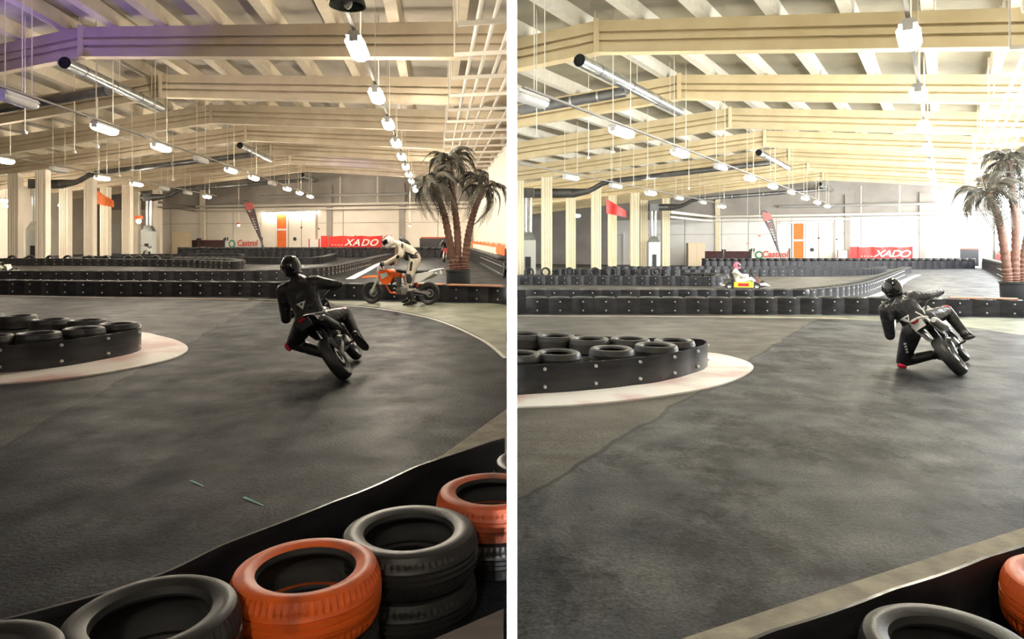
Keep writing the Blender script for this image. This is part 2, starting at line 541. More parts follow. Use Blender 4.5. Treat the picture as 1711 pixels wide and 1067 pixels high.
def build_right_wall(H):
    u = 3.3
    hw = H.hr - H.a * abs(H.t_of(u)) + 0.35
    v0, v1 = (-8.0, 57.9 + 1.0)
    a, b = H.L(u, v0, 0), H.L(u, v1, 0)
    X = Vector((1, 0, 0))
    mb = MB()
    if H is DIM:
        mb.loft([[a, b, b + Vector((0, 0, hw)), a + Vector((0, 0, hw))], [p + X * 0.25 for p in (a, b, b + Vector((0, 0, hw)), a + Vector((0, 0, hw)))]])
        w = mb.obj('wall_right', M_wall[H.word], smooth=0, clip=-1)
        tag(w, 'cream ribbed side wall of the dim hall beside the palm', None, None, 'structure')
        v = 31.0
        while v < 57:
            q = MB()
            p0, p1 = H.L(u, v, 1.35), H.L(u, v + 1.1, 1.35)
            q.loft([[p0, p1, p1 + Vector((0, 0, hw - 2.2)), p0 + Vector((0, 0, hw - 2.2))], [p + X * -0.05 for p in (p0, p1, p1 + Vector((0, 0, hw - 2.2)), p0 + Vector((0, 0, hw - 2.2)))]])
            if max(p[0] for p in q.v) < -0.05:
                q.obj('panel', M_wall[H.word], w, smooth=0)
            v += 1.2
        return
    # daylit hall: a low wall, a lintel, piers and tall translucent glazing between them
    M_g = mat('backlit_glazing', (0.9, 0.95, 1.0), rough=0.4, emit=(0.93, 0.97, 1.0), estr=GLASS_DAY)
    M_fr = mat('window_frame_white', (0.75, 0.76, 0.76), rough=0.5)
    def wallbox(mb, va, vb, h0, h1, t0=0.0, t1=0.25):
        pa, pb = H.L(u, va, 0), H.L(u, vb, 0)
        P = [p + X * t + Vector((0, 0, h)) for t in (t0, t1) for p, h in ((pa, h0), (pb, h0), (pb, h1), (pa, h1))]
        mb.add(P, [(0, 3, 2, 1), (4, 5, 6, 7), (0, 1, 5, 4), (1, 2, 6, 5), (2, 3, 7, 6), (3, 0, 4, 7)])
        return mb
    w = wallbox(MB(), v0, v1, 0, 1.35).obj('wall_right', M_wall[H.word], smooth=0)
    tag(w, 'low pale wall under the tall glazing of the daylit hall', None, None, 'structure')
    wallbox(MB(), v0, v1, 5.9, hw).obj('lintel', M_wall[H.word], w, smooth=0)
    wallbox(MB(), v0, 15.0, 1.35, 5.9).obj('pier', M_wall[H.word], w, smooth=0)
    edges = [15.0 + 6.1 * i for i in range(8)]
    for i in range(7):
        wallbox(MB(), edges[i + 1] - 0.4, edges[i + 1], 1.35, 5.9).obj('pier', M_wall[H.word], w, smooth=0)
        va, vb = edges[i], edges[i + 1] - 0.4
        wn = wallbox(MB(), va, vb, 1.35, 1.43, -0.03, 0.1).obj('window_%d' % (i + 1), M_fr, smooth=0)
        tag(wn, 'tall overexposed backlit window of the daylit hall, %s along the side wall' % ORD[i], None, None, 'structure')
        for h0, h1 in ((5.82, 5.9), (3.55, 3.62)):
            wallbox(MB(), va, vb, h0, h1, -0.03, 0.1).obj('transom', M_fr, wn, smooth=0)
        nm = 4
        for j in range(nm + 1):
            vv = va + (vb - va - 0.07) * j / nm
            wallbox(MB(), vv, vv + 0.07, 1.43, 5.82, -0.03, 0.1).obj('mullion', M_fr, wn, smooth=0)
        for j in range(nm):
            va2 = va + (vb - va - 0.07) * j / nm + 0.07; vb2 = va + (vb - va - 0.07) * (j + 1) / nm
            wallbox(MB(), va2, vb2, 1.43, 3.55, 0.02, 0.05).obj('pane', M_g, wn, smooth=0)
            wallbox(MB(), va2, vb2, 3.62, 5.82, 0.02, 0.05).obj('pane', M_g, wn, smooth=0)
for H in HALLS: build_right_wall(H)
# ------------------------------------------------------------------ lamps on their rails
M_lit = {'dim': mat('lamp_lit_warm', (1, .9, .75), emit=(1.0, 0.89, 0.72), estr=LAMP_DIM),
         'daylit': mat('lamp_lit_white', (1, .97, .9), emit=(1.0, 0.92, 0.75), estr=LAMP_DAY)}
M_unlit = mat('lamp_unlit', (0.78, 0.78, 0.76), rough=0.3)
M_house = mat('lamp_housing', (0.70, 0.69, 0.66), rough=0.5)
M_wire = mat('hanger_wire', (0.80, 0.74, 0.60), rough=0.5)
M_rail = mat('lamp_rail', (0.25, 0.23, 0.20), rough=0.6)

def lamp_meshes():
    hs = MB()
    hs.loft([[Vector((x, y, z)) for x, z in ((-.14, .03), (.14, .03), (.08, .12), (-.08, .12))] for y in (-.68, .68)])
    df = MB()
    n = 10
    def ring(y, s):
        return [Vector((0.185 * s * math.cos(a), y, -0.03 + (0.085 if math.sin(a) > 0 else 0.12) * s * math.sin(a))) for a in [2 * math.pi * k / n for k in range(n)]]
    df.loft([ring(y, s) for y, s in ((-.655, .45), (-.60, .85), (-.48, 1), (.48, 1), (.60, .85), (.655, .45))])
    return hs.mesh('housing', 30), df.mesh('diffuser', 60), None
LM = lamp_meshes()
ecap = MB().box((0, 0, 0.0), (0.16, 0.03, 0.16)).mesh('end_cap', 0)
def make_lamp(H, p, lit, label, group):
    o = thing('ceiling_lamp', label, 'lamp', p, None, group)
    o.rotation_euler = (0, 0, H.rot)
    put('housing', LM[0], M_house, o)
    key = 'd_' + H.word + str(lit)
    if key not in MATS:
        me = LM[1].copy(); me.materials.clear(); me.materials.append(M_lit[H.word] if lit else M_unlit); MATS[key] = me
    put('diffuser', MATS[key], None, o)
    for y in (-.67, .67):
        e = put('end_cap', ecap, M_house, o); e.location = (0, y, 0)
    return o

ROWS = [  # u, h, first v, spacing, count, row word, lit in dim hall, lit in daylit hall
    (-10.3, 5.05, -5.14, 4.44, 15, 'middle', '100000110110111', '000000110110111'),
    (-1.5, 5.35, -4.6, 4.5, 14, 'side-wall', '10001111111111', '00011111111111'),
    (-18.7, 5.0, 29.8, 4.47, 7, 'column-side', '1011001', '1001001'),
]
for H in HALLS:
    for u, h, v0, dvv, n, rw, l1, l2 in ROWS:
        flags = l1 if H is DIM else l2
        # the rail the row hangs from
        a, b = H.L(u, v0 - 3, h + 0.19), H.L(u, v0 + dvv * n - 2.0, h + 0.19)
        if a.x * H.side < 0.25:
            tt = (H.side * 0.25 - a.x) / (b.x - a.x); a = a.lerp(b, tt)
        if b.x * H.side < 0.25:
            tt = (H.side * 0.25 - a.x) / (b.x - a.x); b = a.lerp(b, tt)
        rail = thing('lamp_rail', 'thin cable rail carrying the %s row of lamps in the %s hall' % (rw, H.word), 'rail', a)
        MB().bar(a, b, 0.07, 0.05).obj('rail_bar', M_rail, rail, smooth=0, world=True)
        for i in range(n):
            v = v0 + dvv * i
            p = H.L(u, v, h)
            if p.x * H.side < 0.25: continue
            t = H.t_of(u)
            zt = H.R(t, v, 0.39).z
            zt = p.z + (H.hr - H.a * abs(t) + 0.39 - h)
            for dvv2 in (-0.55, 0.55):
                q = H.L(u, v + dvv2, h + 0.2)
                if q.x * H.side < 0.1 or v > 58: continue
                MB().cyl(q, (q.x, q.y, q.z + H.hr - H.a * abs(t) + 0.42 - h - 0.2), 0.013, n=5).obj('hanger_wire', M_wire, rail, world=True)
            if v > 59: continue
            lit = flags[i] == '1'
            make_lamp(H, p, lit, '%s ceiling lamp, %s along the %s row of the %s hall' % ('lit' if lit else 'unlit', ORD[i], rw, H.word),
                      'ceiling lamps of the %s hall' % H.word)

# lamps behind the columns
for H in HALLS:
    for i, (u, v, h) in enumerate(((-29.6, 47.5, 4.2), (-29.6, 55.0, 4.2), (-30.5, 49.5, 3.9))):
        p = H.L(u, v, h)
        if p.x * H.side < 0.3: continue
        q = make_lamp(H, p, True, 'lit lamp in the aisle behind the columns, %s hall, %s' % (H.word, ('near the first column gap', 'near the third column gap', 'lowest of them')[i]), 'ceiling lamps of the %s hall' % H.word)
        MB().cyl((0, 0, 0.1), (0, 0, H.hr - H.a * H.t_of(u) + 0.4 - h), 0.012, n=5).obj('hanger_wire', M_wire, q)

# ------------------------------------------------------------------ air heaters, ducts and blower tubes
def smooth_path(pts, k=6):
    pts = [Vector(p) for p in pts]; out = []
    n = len(pts)
    for i in range(n - 1):
        p0, p1, p2, p3 = pts[max(i - 1, 0)], pts[i], pts[i + 1], pts[min(i + 2, n - 1)]
        for j in range(k):
            t = j / k
            out.append(0.5 * ((2 * p1) + (p2 - p0) * t + (2 * p0 - 5 * p1 + 4 * p2 - p3) * t * t + (3 * p1 - p0 - 3 * p2 + p3) * t ** 3))
    out.append(pts[-1])
    return out

M_cab = mat('heater_white', (0.74, 0.77, 0.76), rough=0.4)
M_bright = mat('flue_bright', (0.72, 0.76, 0.78), rough=0.25, metal=0.7)
def heater(H, u, v, word):
    p = H.L(u, v, 0)
    o = thing('air_heater', 'white air heater with twin silver flues %s, %s hall' % (word, H.word), 'heater', p)
    MB().box((0, 0, 1.07), (0.98, 0.7, 2.14)).obj('cabinet', M_cab, o, smooth=0)
    MB().box((0.0, -0.36, 0.55), (0.34, 0.05, 1.1)).obj('access_door', M_darkgrey, o, smooth=0)
    MB().box((0, 0, 2.40), (0.98, 0.70, 0.52), taper=0.55).obj('hood', M_galv, o, smooth=0)
    for x in (-0.14, 0.14):
        MB().cyl((x, 0, 2.62), (x * 1.15, 0, 4.85), 0.12, n=14).obj('flue_pipe', M_bright, o)
    MB().box((0, 0, 5.12), (0.75, 0.62, 0.62)).obj('plenum', M_ductdark, o, smooth=0)
for H in HALLS:
    heater(H, -26.0 if H is DIM else -27.25, 45.0, 'in the first column gap')
    heater(H, -25.0 if H is DIM else -25.7, 60.2, 'near the end wall')

def duct_run(H, dv1, dv2, label, start=True):
    pts = [(-25.6 if H is DIM else (-26.85 if dv1 < 1 else -25.35), 45.0 + dv1, 5.12, .30), (-24.35, 44.95 + dv1, 5.12, .30), (-24.3, 44.9 + dv1, 5.12, .30), (-23.15, 44.4 + dv1, 5.18, .17), (-22.6, 44.1 + dv1, 5.34, .16), (-22.0, 43.9 + dv1, 5.62, .16),
           (-21.2, 43.5 + dv1, 5.74, .16)]
    path = [H.L(u, v, h) for u, v, h, r in pts]; rs = [r for *_, r in pts]
    end = H.L(-10.75, 22.7 + dv2, 6.52)
    for j in range(1, 9):
        path.append(path[6].lerp(end, j / 8)); rs.append(.16)
    keep = [(p, r) for p, r in zip(path, rs) if p.x * H.side > 0.3]
    if len(keep) < 2: return
    o = thing('air_duct', label, 'duct', keep[-1][0])
    MB().tube([p for p, _ in keep], [r for _, r in keep], 14).obj('duct_pipe', M_ductdark, o, world=True)
    for (p, r), (q, _) in list(zip(keep, keep[1:]))[8::2]:
        d = (q - p).normalized()
        MB().cyl(p - d * 0.03, p + d * 0.03, r * 1.07, n=14).obj('seam_ring', M_galv, o, world=True)
for H in HALLS:
    duct_run(H, 0, 18, 'dark duct from first heater up to second blower tube, %s hall' % H.word)
    duct_run(H, 15.2, 36, 'dark duct from second heater up to third blower tube, %s hall' % H.word)
    # branch feeding the big tube closest to the viewer
    a, b = H.L(-10.75, 22.7, 6.48), H.L(-23.0, 26.6, 5.55)
    if b.x * H.side < 0.1:
        tt = (H.side * 0.26 - a.x) / (b.x - a.x); b = a.lerp(b, tt)
    o = thing('air_duct', 'dark branch duct joining the largest blower tube of the %s hall' % H.word, 'duct', a)
    MB().tube([a.lerp(b, j / 8) for j in range(9)], .165, 16).obj('duct_pipe', M_ductdark, o, world=True)
    d = (b - a).normalized()
    for j in (2, 4, 6):
        p = a.lerp(b, j / 8)
        MB().cyl(p - d * 0.03, p + d * 0.03, .176, n=16).obj('seam_ring', M_galv, o, world=True)
    for k in range(3):
        a, b = H.L(-10.75, 20.0 + 18 * k, 6.72), H.L(-10.75, 27.0 + 18 * k, 6.72)
        o = thing('blower_tube', 'galvanised blower tube with black disc darkening its open end, %s of the %s hall' % (ORD[k], H.word), 'duct', a, None, 'blower tubes of the %s hall' % H.word)
        d = (b - a).normalized()
        R_ = 0.175
        MB().tube([a, b], R_, 24, caps=False).obj('tube_shell', M_galv, o, world=True)
        MB().cyl(a + d * 0.04, a + d * 0.06, R_ * 0.98, n=24).obj('dark_end_disc', M_black, o, world=True)  # black disc painted as the shade inside the open tube
        MB().cyl(b - d * 0.02, b, R_ * 0.99, n=24).obj('far_cap', M_galv, o, world=True)
        for j in range(1, 7):
            p = a.lerp(b, j / 7)
            MB().cyl(p - d * 0.025, p + d * 0.025, R_ * 1.04, n=24).obj('seam_ring', M_ductdark if j % 2 else M_galv, o, world=True)
        for j in (0.12, 0.5, 0.88):
            p = a.lerp(b, j)
            MB().cyl(p + Vector((0, 0, R_)), (p.x, p.y, p.z + 1.62), 0.012, n=5).obj('hanger_wire', M_wire, o, world=True)
        for j in (0.25, 0.65):
            p = a.lerp(b, j)

# long thin drop wires that hang from the roof (daylit picture shows them clearly)
for H in HALLS:
    for i, (u, v, h) in enumerate(((-10.9, 18.2, 5.2), (-12.2, 20.5, 4.8), (-13.6, 26.0, 4.9), (-12.0, 24.5, 4.9), (-14.5, 33.0, 4.9), (-16.5, 36.0, 4.9), (-15.2, 40.0, 5.0), (-19.5, 40.0, 5.0))):
        p = H.L(u, v, h)
        if p.x * H.side < 0.3: continue
        t = H.t_of(u)
        o = thing('drop_wire', 'thin pale wire hanging from the roof of the %s hall, %s from the viewer' % (H.word, ORD[i]), 'wire', p, None, 'drop wires')
        MB().cyl((0, 0, 0), (0, 0, H.hr - H.a * abs(t) + 0.41 - h), 0.014, n=5).obj('wire', M_wire, o)
        MB().box((0, 0, -0.04), (0.10, 0.10, 0.08)).obj('socket', M_house, o, smooth=0)

# ------------------------------------------------------------------ pipe rack under the roof by the side wall
for H in HALLS:
    h = 5.85
    o = thing('pipe_rack', 'rack of pale pipes under the roof by the side wall, %s hall' % H.word, 'pipes', H.L(0.5, 30, h))
    for u in (0.84, 1.15, 1.5, 1.9, 2.4):
        a, b = H.L(u, 7.0, h), H.L(u, 56.5, h)
        if H is DIM:
            if b.x > -0.08: continue
            tt = (-0.08 - a.x) / (b.x - a.x) if a.x > -0.08 else 0
            a = a.lerp(b, tt)
        MB().cyl(a, b, 0.045, n=8).obj('long_pipe', M_pipe, o, world=True)
    for j in range(16):
        v = 11.0 + 2.25 * j
        a, b = H.L(0.45, v, h - 0.10), H.L(3.25, v - 0.6, h - 0.10)
        if H is DIM:
            if a.x > -0.1: continue
            if b.x > -0.05: b = a.lerp(b, (-0.05 - a.x) / (b.x - a.x))
        MB().bar(a, b, 0.05, 0.09).obj('cross_bar', M_pipe, o, smooth=0, world=True)
        tb = H.hr - H.a * abs(H.t_of(0.45)) + 0.4 - h
        MB().cyl(a, a + Vector((0, 0, tb)), 0.02, n=6).obj('hanger_rod', M_pipe, o, world=True)

# ------------------------------------------------------------------ pipes along the end wall
for H in HALLS:
    for (h0, r, u0, u1, mt, nm) in ((4.55, 0.11, -22.5, 3.0, M_pipe, 'lower'), (4.15, 0.09, -22.5, 3.0, M_pipe, 'lowest'), (5.35, 0.12, U(440), U(700), M_pipegrey, 'upper')):
        a, b = H.W(u0, h0, 0.45), H.W(u1, h0, 0.45)
        o = thing('conduit_pipe', 'long %s pale pipe running along the end wall of the %s hall' % (nm, H.word), 'pipe', a)
        pth = [a, b]
        if nm != 'upper':
            a2 = H.L(u0 - 0.5, 57.0, h0)
            if a2.x * H.side < 0.1:
                tt = (H.side * 0.1 - a.x) / (a2.x - a.x); a2 = a.lerp(a2, tt)
            pth = [a2, a, b]
        MB().tube(pth, r, 10).obj('pipe_run', mt, o, world=True)
        for j in range(1, 8):
            p = a.lerp(b, j / 8)
            n = Vector((H.c, 1, 0)).normalized()
            MB().bar(p, p + n * 0.37, 0.06, 0.06).obj('bracket', mt, o, smooth=0, world=True)
    for px, h0, h1 in ((573, 4.55, 7.0), (635, 4.55, 6.9)):
        p = H.W(U(px), h0, 0.45)
        o = thing('riser_pipe', 'pale vertical riser %s on the end wall of the %s hall' % ('nearer the doors' if px == 573 else 'nearer the palm', H.word), 'pipe', p)
        MB().cyl((0, 0, 0), (0, 0, h1 - h0), 0.06, n=8).obj('pipe_run', M_pipe, o)
        MB().cyl((0, 0, -0.05), (0, 0, 0.12), 0.09, n=8).obj('collar', M_pipe, o)

# dark unlit pendant at the top edge of the dim picture
p = DIM.A(581, 6, 9.8)
o = thing('pendant_lamp', 'dark green unlit pendant lamp high above the lane, dim hall', 'lamp', p)
M_pend = mat('pendant_green', (0.05, 0.07, 0.05), rough=0.4)
MB().lathe([(0.0, .34), (.08, .34), (.10, .22), (.24, .05), (.26, -.04), (.24, -.04), (.22, .03), (.08, .2), (0, .2)], 24, closed=False).obj('shade', M_pend, o)
MB().ell((0, 0, .02), (.07, .07, .10), 12, 8).obj('bulb', M_unlit, o)
uu = p.x - DIM.k * p.y
MB().cyl((0, 0, .33), (0, 0, 5.52 - (p.z - DIM.fz(p.y))), .015, n=6).obj('cord', M_rail, o)
# ------------------------------------------------------------------ tyres
M_rub = mat('rubber', (0.018, 0.018, 0.019), (0.040, 0.039, 0.038), rough=0.55, scale=6, bump=0.15, bscale=60)
M_rubnear = mat('rubber_near', (0.009, 0.0095, 0.010), (0.024, 0.023, 0.022), rough=0.42, scale=7, detail=6, bump=0.06, bscale=120)
M_belt = mat('belt_rubber', (0.010, 0.010, 0.012), (0.028, 0.028, 0.032), rough=0.28, scale=3, stretch=(1, 1, 4), bump=0.1, bscale=20)
M_bolt = mat('bolt_steel', (0.75, 0.75, 0.72), rough=0.35, metal=0.6)
M_orr = mat('orange_tyre', (0.72, 0.115, 0.016), (0.28, 0.05, 0.018), rough=0.42, scale=5, detail=8, lo=0.54, hi=0.74, bump=0.07, bscale=110)
M_orr2 = mat('orange_tyre_dull', (0.55, 0.10, 0.03), (0.17, 0.05, 0.03), rough=0.5, scale=6, detail=8, lo=0.45, hi=0.70, bump=0.07, bscale=110)

M_rubin = mat('rubber_inside', (0.006, 0.006, 0.006), (0.012, 0.012, 0.012), rough=0.7, scale=6)
def tyre_mesh(R_, W, n=40, near=False):
    b = R_ * 0.63
    k = W / 0.19
    P = [(b, .030 * k), (b + .008, .012 * k), (b + .035, .002 * k), (R_ * .86, .0), (R_ * .93, .010 * k), (R_ * .965, .026 * k), (R_ * .985, .042 * k),
         (R_ - .002, .056 * k), (R_ - .002, .066 * k), (R_ - .010, .068 * k), (R_ - .010, .074 * k), (R_, .076 * k), (R_, .090 * k), (R_ - .008, .092 * k), (R_ - .008, .098 * k),
         (R_, .100 * k), (R_, .114 * k), (R_ - .010, .116 * k), (R_ - .010, .122 * k), (R_ - .002, .124 * k), (R_ - .002, .134 * k),
         (R_ * .985, .148 * k), (R_ * .965, .164 * k), (R_ * .93, .180 * k), (R_ * .86, .19 * k), (b + .035, .188 * k), (b + .008, .178 * k), (b, .160 * k),
         (b + .006, .150 * k), (R_ * .80, .158 * k), (R_ * .90, .130 * k), (R_ * .92, .095 * k), (R_ * .90, .060 * k), (R_ * .80, .032 * k), (b + .006, .040 * k)]
    notch = set((5, 6, 7, 20, 21, 22))
    fn = None
    if near:
        def fn(j, kk, r, z):
            if j in notch and kk % 2 == 0: r -= 0.009
            return r, z
    else:
        P = [P[i] for i in (0, 2, 3, 5, 7, 11, 16, 20, 22, 24, 25, 27, 29, 31, 33)]
    me = MB().lathe(P, n, closed=True, fn=fn).mesh('tyre', 40)
    if near:          # paint never reaches the inside of the casing
        for f in me.polygons:
            c = f.center
            if math.hypot(c.x, c.y) < R_ * .93 and f.normal.dot(Vector((c.x, c.y, 0))) < 0 and abs(f.normal.z) < .98 and .012 * k < c.z < .178 * k: f.material_index = 1
    return me

T_FAR = tyre_mesh(0.285, 0.205, 20)
bolt_me = MB().cyl((0, 0, 0), (0, 0, 0.025), 0.022, 0.016, n=8).mesh('bolt', 40)

def resample(pts, step):
    pts = smooth_path(pts, 12)
    out = [pts[0].copy()]; acc = 0.0
    for a, b in zip(pts, pts[1:]):
        seg = (b - a).length
        while acc + seg >= step:
            t = (step - acc) / seg
            a = a.lerp(b, t); out.append(a.copy()); seg = (b - a).length; acc = 0.0
        acc += seg
    return out

def belt_obj(H, path, hgt, wave, period, parent, th=0.014, z0=0.0, phase=0.0, name='belt'):
    """a standing rubber belt along the path, bulging over each tyre"""
    lo = []
    n = len(path)
    outer, inner = [], []
    s = 0.0
    for i, p in enumerate(path):
        d = path[min(i + 1, n - 1)] - path[max(i - 1, 0)]
        d.z = 0; d.normalize()
        nn = Vector((d.y, -d.x, 0))
        if i: s += (path[i] - path[i - 1]).length
        w = wave * (abs(math.cos(math.pi * (s / period) + phase)) - 0.6)
        outer.append(p + nn * w); inner.append(p + nn * (w - th))
    zt = lambda p, h: Vector((p.x, p.y, H.fz(p.y) + h))
    mb = MB()
    loops = [[zt(o, z0), zt(o, z0 + hgt), zt(i_, z0 + hgt), zt(i_, z0)] for o, i_ in zip(outer, inner)]
    mb.loft(loops)
    return mb.obj(name, M_belt, parent, smooth=40, world=True, clip=H.side)

def barrier(H, gpts, label, hgt=0.40, period=0.57, tyres=True, bolts=True, rows=2):
    pts = [H.G(px, py) for px, py in gpts]
    path = resample(pts, period / 8)
    path = [p for p in path if p.x * H.side > 0.06]
    root = thing('tyre_barrier', label, 'tyre barrier', H.onfloor(path[len(path) // 2]))
    belt_obj(H, path, hgt, 0.07, period, root)
    n = len(path)
    for i in range(0, n, 8):
        d = path[min(i + 1, n - 1)] - path[max(i - 1, 0)]; d.z = 0; d.normalize()
        nn = Vector((d.y, -d.x, 0))
        c = path[i] - nn * 0.28
        if tyres and c.x * H.side > 0.33:
            for r in range(rows):
                t = put('tyre', T_FAR, M_rub, root, world=True)
                t.location = H.onfloor(c, r * 0.207 + (hgt - 0.40))
        if bolts and path[i].y < 40:
            a = math.atan2(nn.y, nn.x)
            for hh in (hgt * 0.24, hgt * 0.78):
                bo = put('bolt', bolt_me, M_bolt, root, world=True)
                q = path[i] + nn * 0.026
                bo.matrix_basis = Matrix.Translation(H.onfloor(q, hh)) @ Matrix.Rotation(a, 4, 'Z') @ Matrix.Rotation(math.pi / 2, 4, 'Y')
    return root

BAR = {
    'dim': [
        ([(-60, 490.5), (150, 494), (430, 496), (600, 500), (735, 503), (852, 507)], 'belted tyre barrier closing the first track lane of the dim hall, behind the riders'),
        ([(-60, 471), (300, 471), (440, 470), (520, 465), (570, 457), (610, 446), (640, 437), (655, 433)], 'second belted tyre barrier of the dim hall, curving away towards the end wall'),
        ([(-60, 443), (150, 444), (300, 446), (375, 449.5), (400, 449.5), (409, 447), (404, 444), (380, 442), (300, 440)], 'belted tyre island with rounded end between the lanes of the dim hall'),
        ([(140, 438), (270, 438.5), (430, 441), (520, 441), (548, 438), (562, 433)], 'tyre barrier behind the rounded island in the dim hall'),
        ([(195, 434), (300, 433), (400, 433)], 'low dark tyre barrier in front of the columns of the dim hall'),
        ([(300, 430), (560, 430), (740, 430)], 'tyre barrier along the banners at the end wall of the dim hall'),
        ([(781, 432), (801, 442), (842, 466)], 'tyre barrier under the orange banner along the side wall of the dim hall'),
    ],
    'daylit': [
        ([(850, 524.5), (1285, 525), (1420, 524.5), (1560, 527), (1730, 531)], 'belted tyre barrier closing the first track lane of the daylit hall, behind the rider'),
        ([(850, 506.5), (1285, 506.5), (1360, 505), (1442, 492), (1480, 477), (1505, 464), (1523, 456)], 'second belted tyre barrier of the daylit hall, curving away towards the end wall'),
        ([(850, 475.5), (1000, 476), (1150, 477.5), (1195, 478), (1213, 476), (1210, 471), (1150, 468)], 'belted tyre island with rounded end between the lanes of the daylit hall'),
        ([(930, 461), (1180, 462), (1400, 461), (1460, 459), (1482, 455)], 'tyre barrier behind the rounded island in the daylit hall'),
        ([(1015, 455), (1150, 455), (1420, 454)], 'low dark tyre barrier in front of the columns of the daylit hall'),
        ([(1180, 449), (1420, 449), (1630, 449)], 'tyre barrier along the banners at the end wall of the daylit hall'),
        ([(1641, 449), (1668, 462), (1705, 484)], 'tyre barrier along the glazed side wall of the daylit hall'),
    ],
}
for H in HALLS:
    for i, (g, lab) in enumerate(BAR[H.word]):
        barrier(H, g, lab, hgt=0.40 if i < 5 else 0.62, rows=2 if i < 5 else 3, bolts=i < 4 or i == 6)

# upright tyres leaning in front of the columns
for H, spots in ((DIM, [(20, 441.9), (50, 441.6), (84, 442), (113, 441.7), (149, 442), (178, 441.8), (215, 442), (232, 441.8), (262, 442)]),
                 (DAY, [(884, 463.2), (911, 463), (952, 463.2), (994, 463), (1020, 463.2), (1076, 463), (1096, 463.2)])):
    for i, (px, py) in enumerate(spots):
        p = H.G(px, py)
        o = put('upright_tyre', T_FAR, M_rub)
        tag(o, 'black tyre standing upright by the columns, %s hall, %s away from the first heater' % (H.word, ORD[i]), 'tyre', 'upright tyres by the columns')
        o.matrix_basis = Matrix.Translation(p + Vector((0, 0.1, 0.275))) @ Matrix.Rotation(0.25 * math.sin(i * 2.1), 4, 'Z') @ Matrix.Rotation(math.pi / 2 - 0.12, 4, 'X')

# ------------------------------------------------------------------ near tyre stacks and their belt
def near_stack(H, px, py, h, R_, top_mat, word, last=False):
    p = H.G(px, py, h); p.z = 0
    out = []
    for lev in (0, 1):
        W = h / 2 - 0.003
        M = Matrix.Translation(H.onfloor(p, lev * h / 2)) @ Matrix.Rotation(RND.uniform(0, 6), 4, 'Z')
        me = tyre_mesh(R_ - (0.006 if lev == 0 else 0), W, 132, True)
        me.transform(M)
        m = top_mat if lev else M_rubnear
        cut = p.x * H.side < R_ + 0.03
        me2 = me
        o = put('tyre', me2, [m, M_rubin], None, False, H.side if cut else 0)
        lab = ('%s tyre atop %s' if lev else 'black tyre under the %s one in %s')
        colr = {'rubber_near': 'black', 'orange_tyre': 'orange painted', 'orange_tyre_dull': 'worn orange'}[top_mat.name]
        tag(o, lab % (colr, word), 'tyre', 'near tyre wall of the %s hall' % H.word)
    return p
NEAR = {}
NEAR['dim'] = [near_stack(DIM, -70, 1108, .48, .265, M_rubnear, 'the corner stack of the dim hall'),
               near_stack(DIM, 254, 1016, .46, .272, M_rubnear, 'the biggest stack of the dim hall'),
               near_stack(DIM, 512, 942, .42, .278, M_orr, 'the middle stack of the dim hall'),
               near_stack(DIM, 684, 880, .385, .300, M_rubnear, 'the stack between two orange ones, dim hall'),
               near_stack(DIM, 822, 815, .36, .285, M_orr2, 'the stack touching the partition, dim hall'),
               near_stack(DIM, 905, 766, .36, .28, M_rubnear, 'the farther cut stack at the partition, dim hall')]
NEAR['daylit'] = [near_stack(DAY, 1290, 1166, .46, .262, M_orr2, 'the barely showing stack of the daylit hall'),
                  near_stack(DAY, 1592, 1070, .46, .262, M_rubnear, 'the largest stack of the daylit hall'),
                  near_stack(DAY, 1822, 970, .42, .278, M_orr, 'the corner stack of the daylit hall')]
for H, pts, hgt in ((DIM, [DIM.G(-90, 1030, .42), DIM.G(100, 988, .42), DIM.G(270, 945, .40), DIM.G(400, 896, .38), DIM.G(600, 826, .36), DIM.G(720, 780, .34), DIM.G(880, 727, .34)], .0),
                    (DAY, [DAY.G(1180, 1098, .40), DAY.G(1290, 1058, .40), DAY.G(1500, 985, .40), DAY.G(1711, 912, .40), DAY.G(1800, 882, .40), DAY.G(2050, 800, .40)], .40)):
    path = resample([Vector((p.x, p.y, 0)) for p in pts], 0.04)
    path = [p for p in path if p.x * H.side > 0.03]
    root = thing('rubber_belt', 'black rubber belt standing between the near tyres and the track of the %s hall' % H.word, 'belt', H.onfloor(path[len(path) // 2]))
    belt_obj(H, path, hgt or 0.37, 0.01, 0.6, root, name='belt_strip')
    for i in range(6, len(path), 14):
        d = path[min(i + 1, len(path) - 1)] - path[i - 1]; d.normalize()
        nn = Vector((d.y, -d.x, 0))
        bo = put('bolt', bolt_me, M_bolt, root, world=True)
        bo.matrix_basis = Matrix.Translation(H.onfloor(path[i] - nn * 0.012, 0.2)) @ Matrix.Rotation(math.atan2(-nn.y, -nn.x), 4, 'Z') @ Matrix.Rotation(math.pi / 2, 4, 'Y')

# brown low platform beside the viewer
q = MB()
P0 = [Vector((-0.31, 2.31)), Vector((-0.03, 2.54)), Vector((-0.03, 1.5)), Vector((-0.75, 1.5)), Vector((-0.75, 1.95))]
pf = thing('wooden_platform', 'low brown wooden platform by the partition beside the near tyres', 'platform', (-0.4, 1.9, 0))
M_brown = mat('brown_board', (0.028, 0.016, 0.011), (0.05, 0.028, 0.02), rough=0.6, scale=5, stretch=(1, 6, 1))
MB().loft([[Vector((p.x, p.y, z)) for p in P0] for z in (0.255, 0.30)]).obj('deck_board', M_brown, pf, smooth=0, world=True)
for x, y in ((-0.1, 2.3), (-0.1, 1.6), (-0.65, 1.6), (-0.6, 1.95)):
    MB().box((x, y, 0.135), (0.07, 0.07, 0.26)).obj('leg', M_brown, pf, smooth=0, world=True)

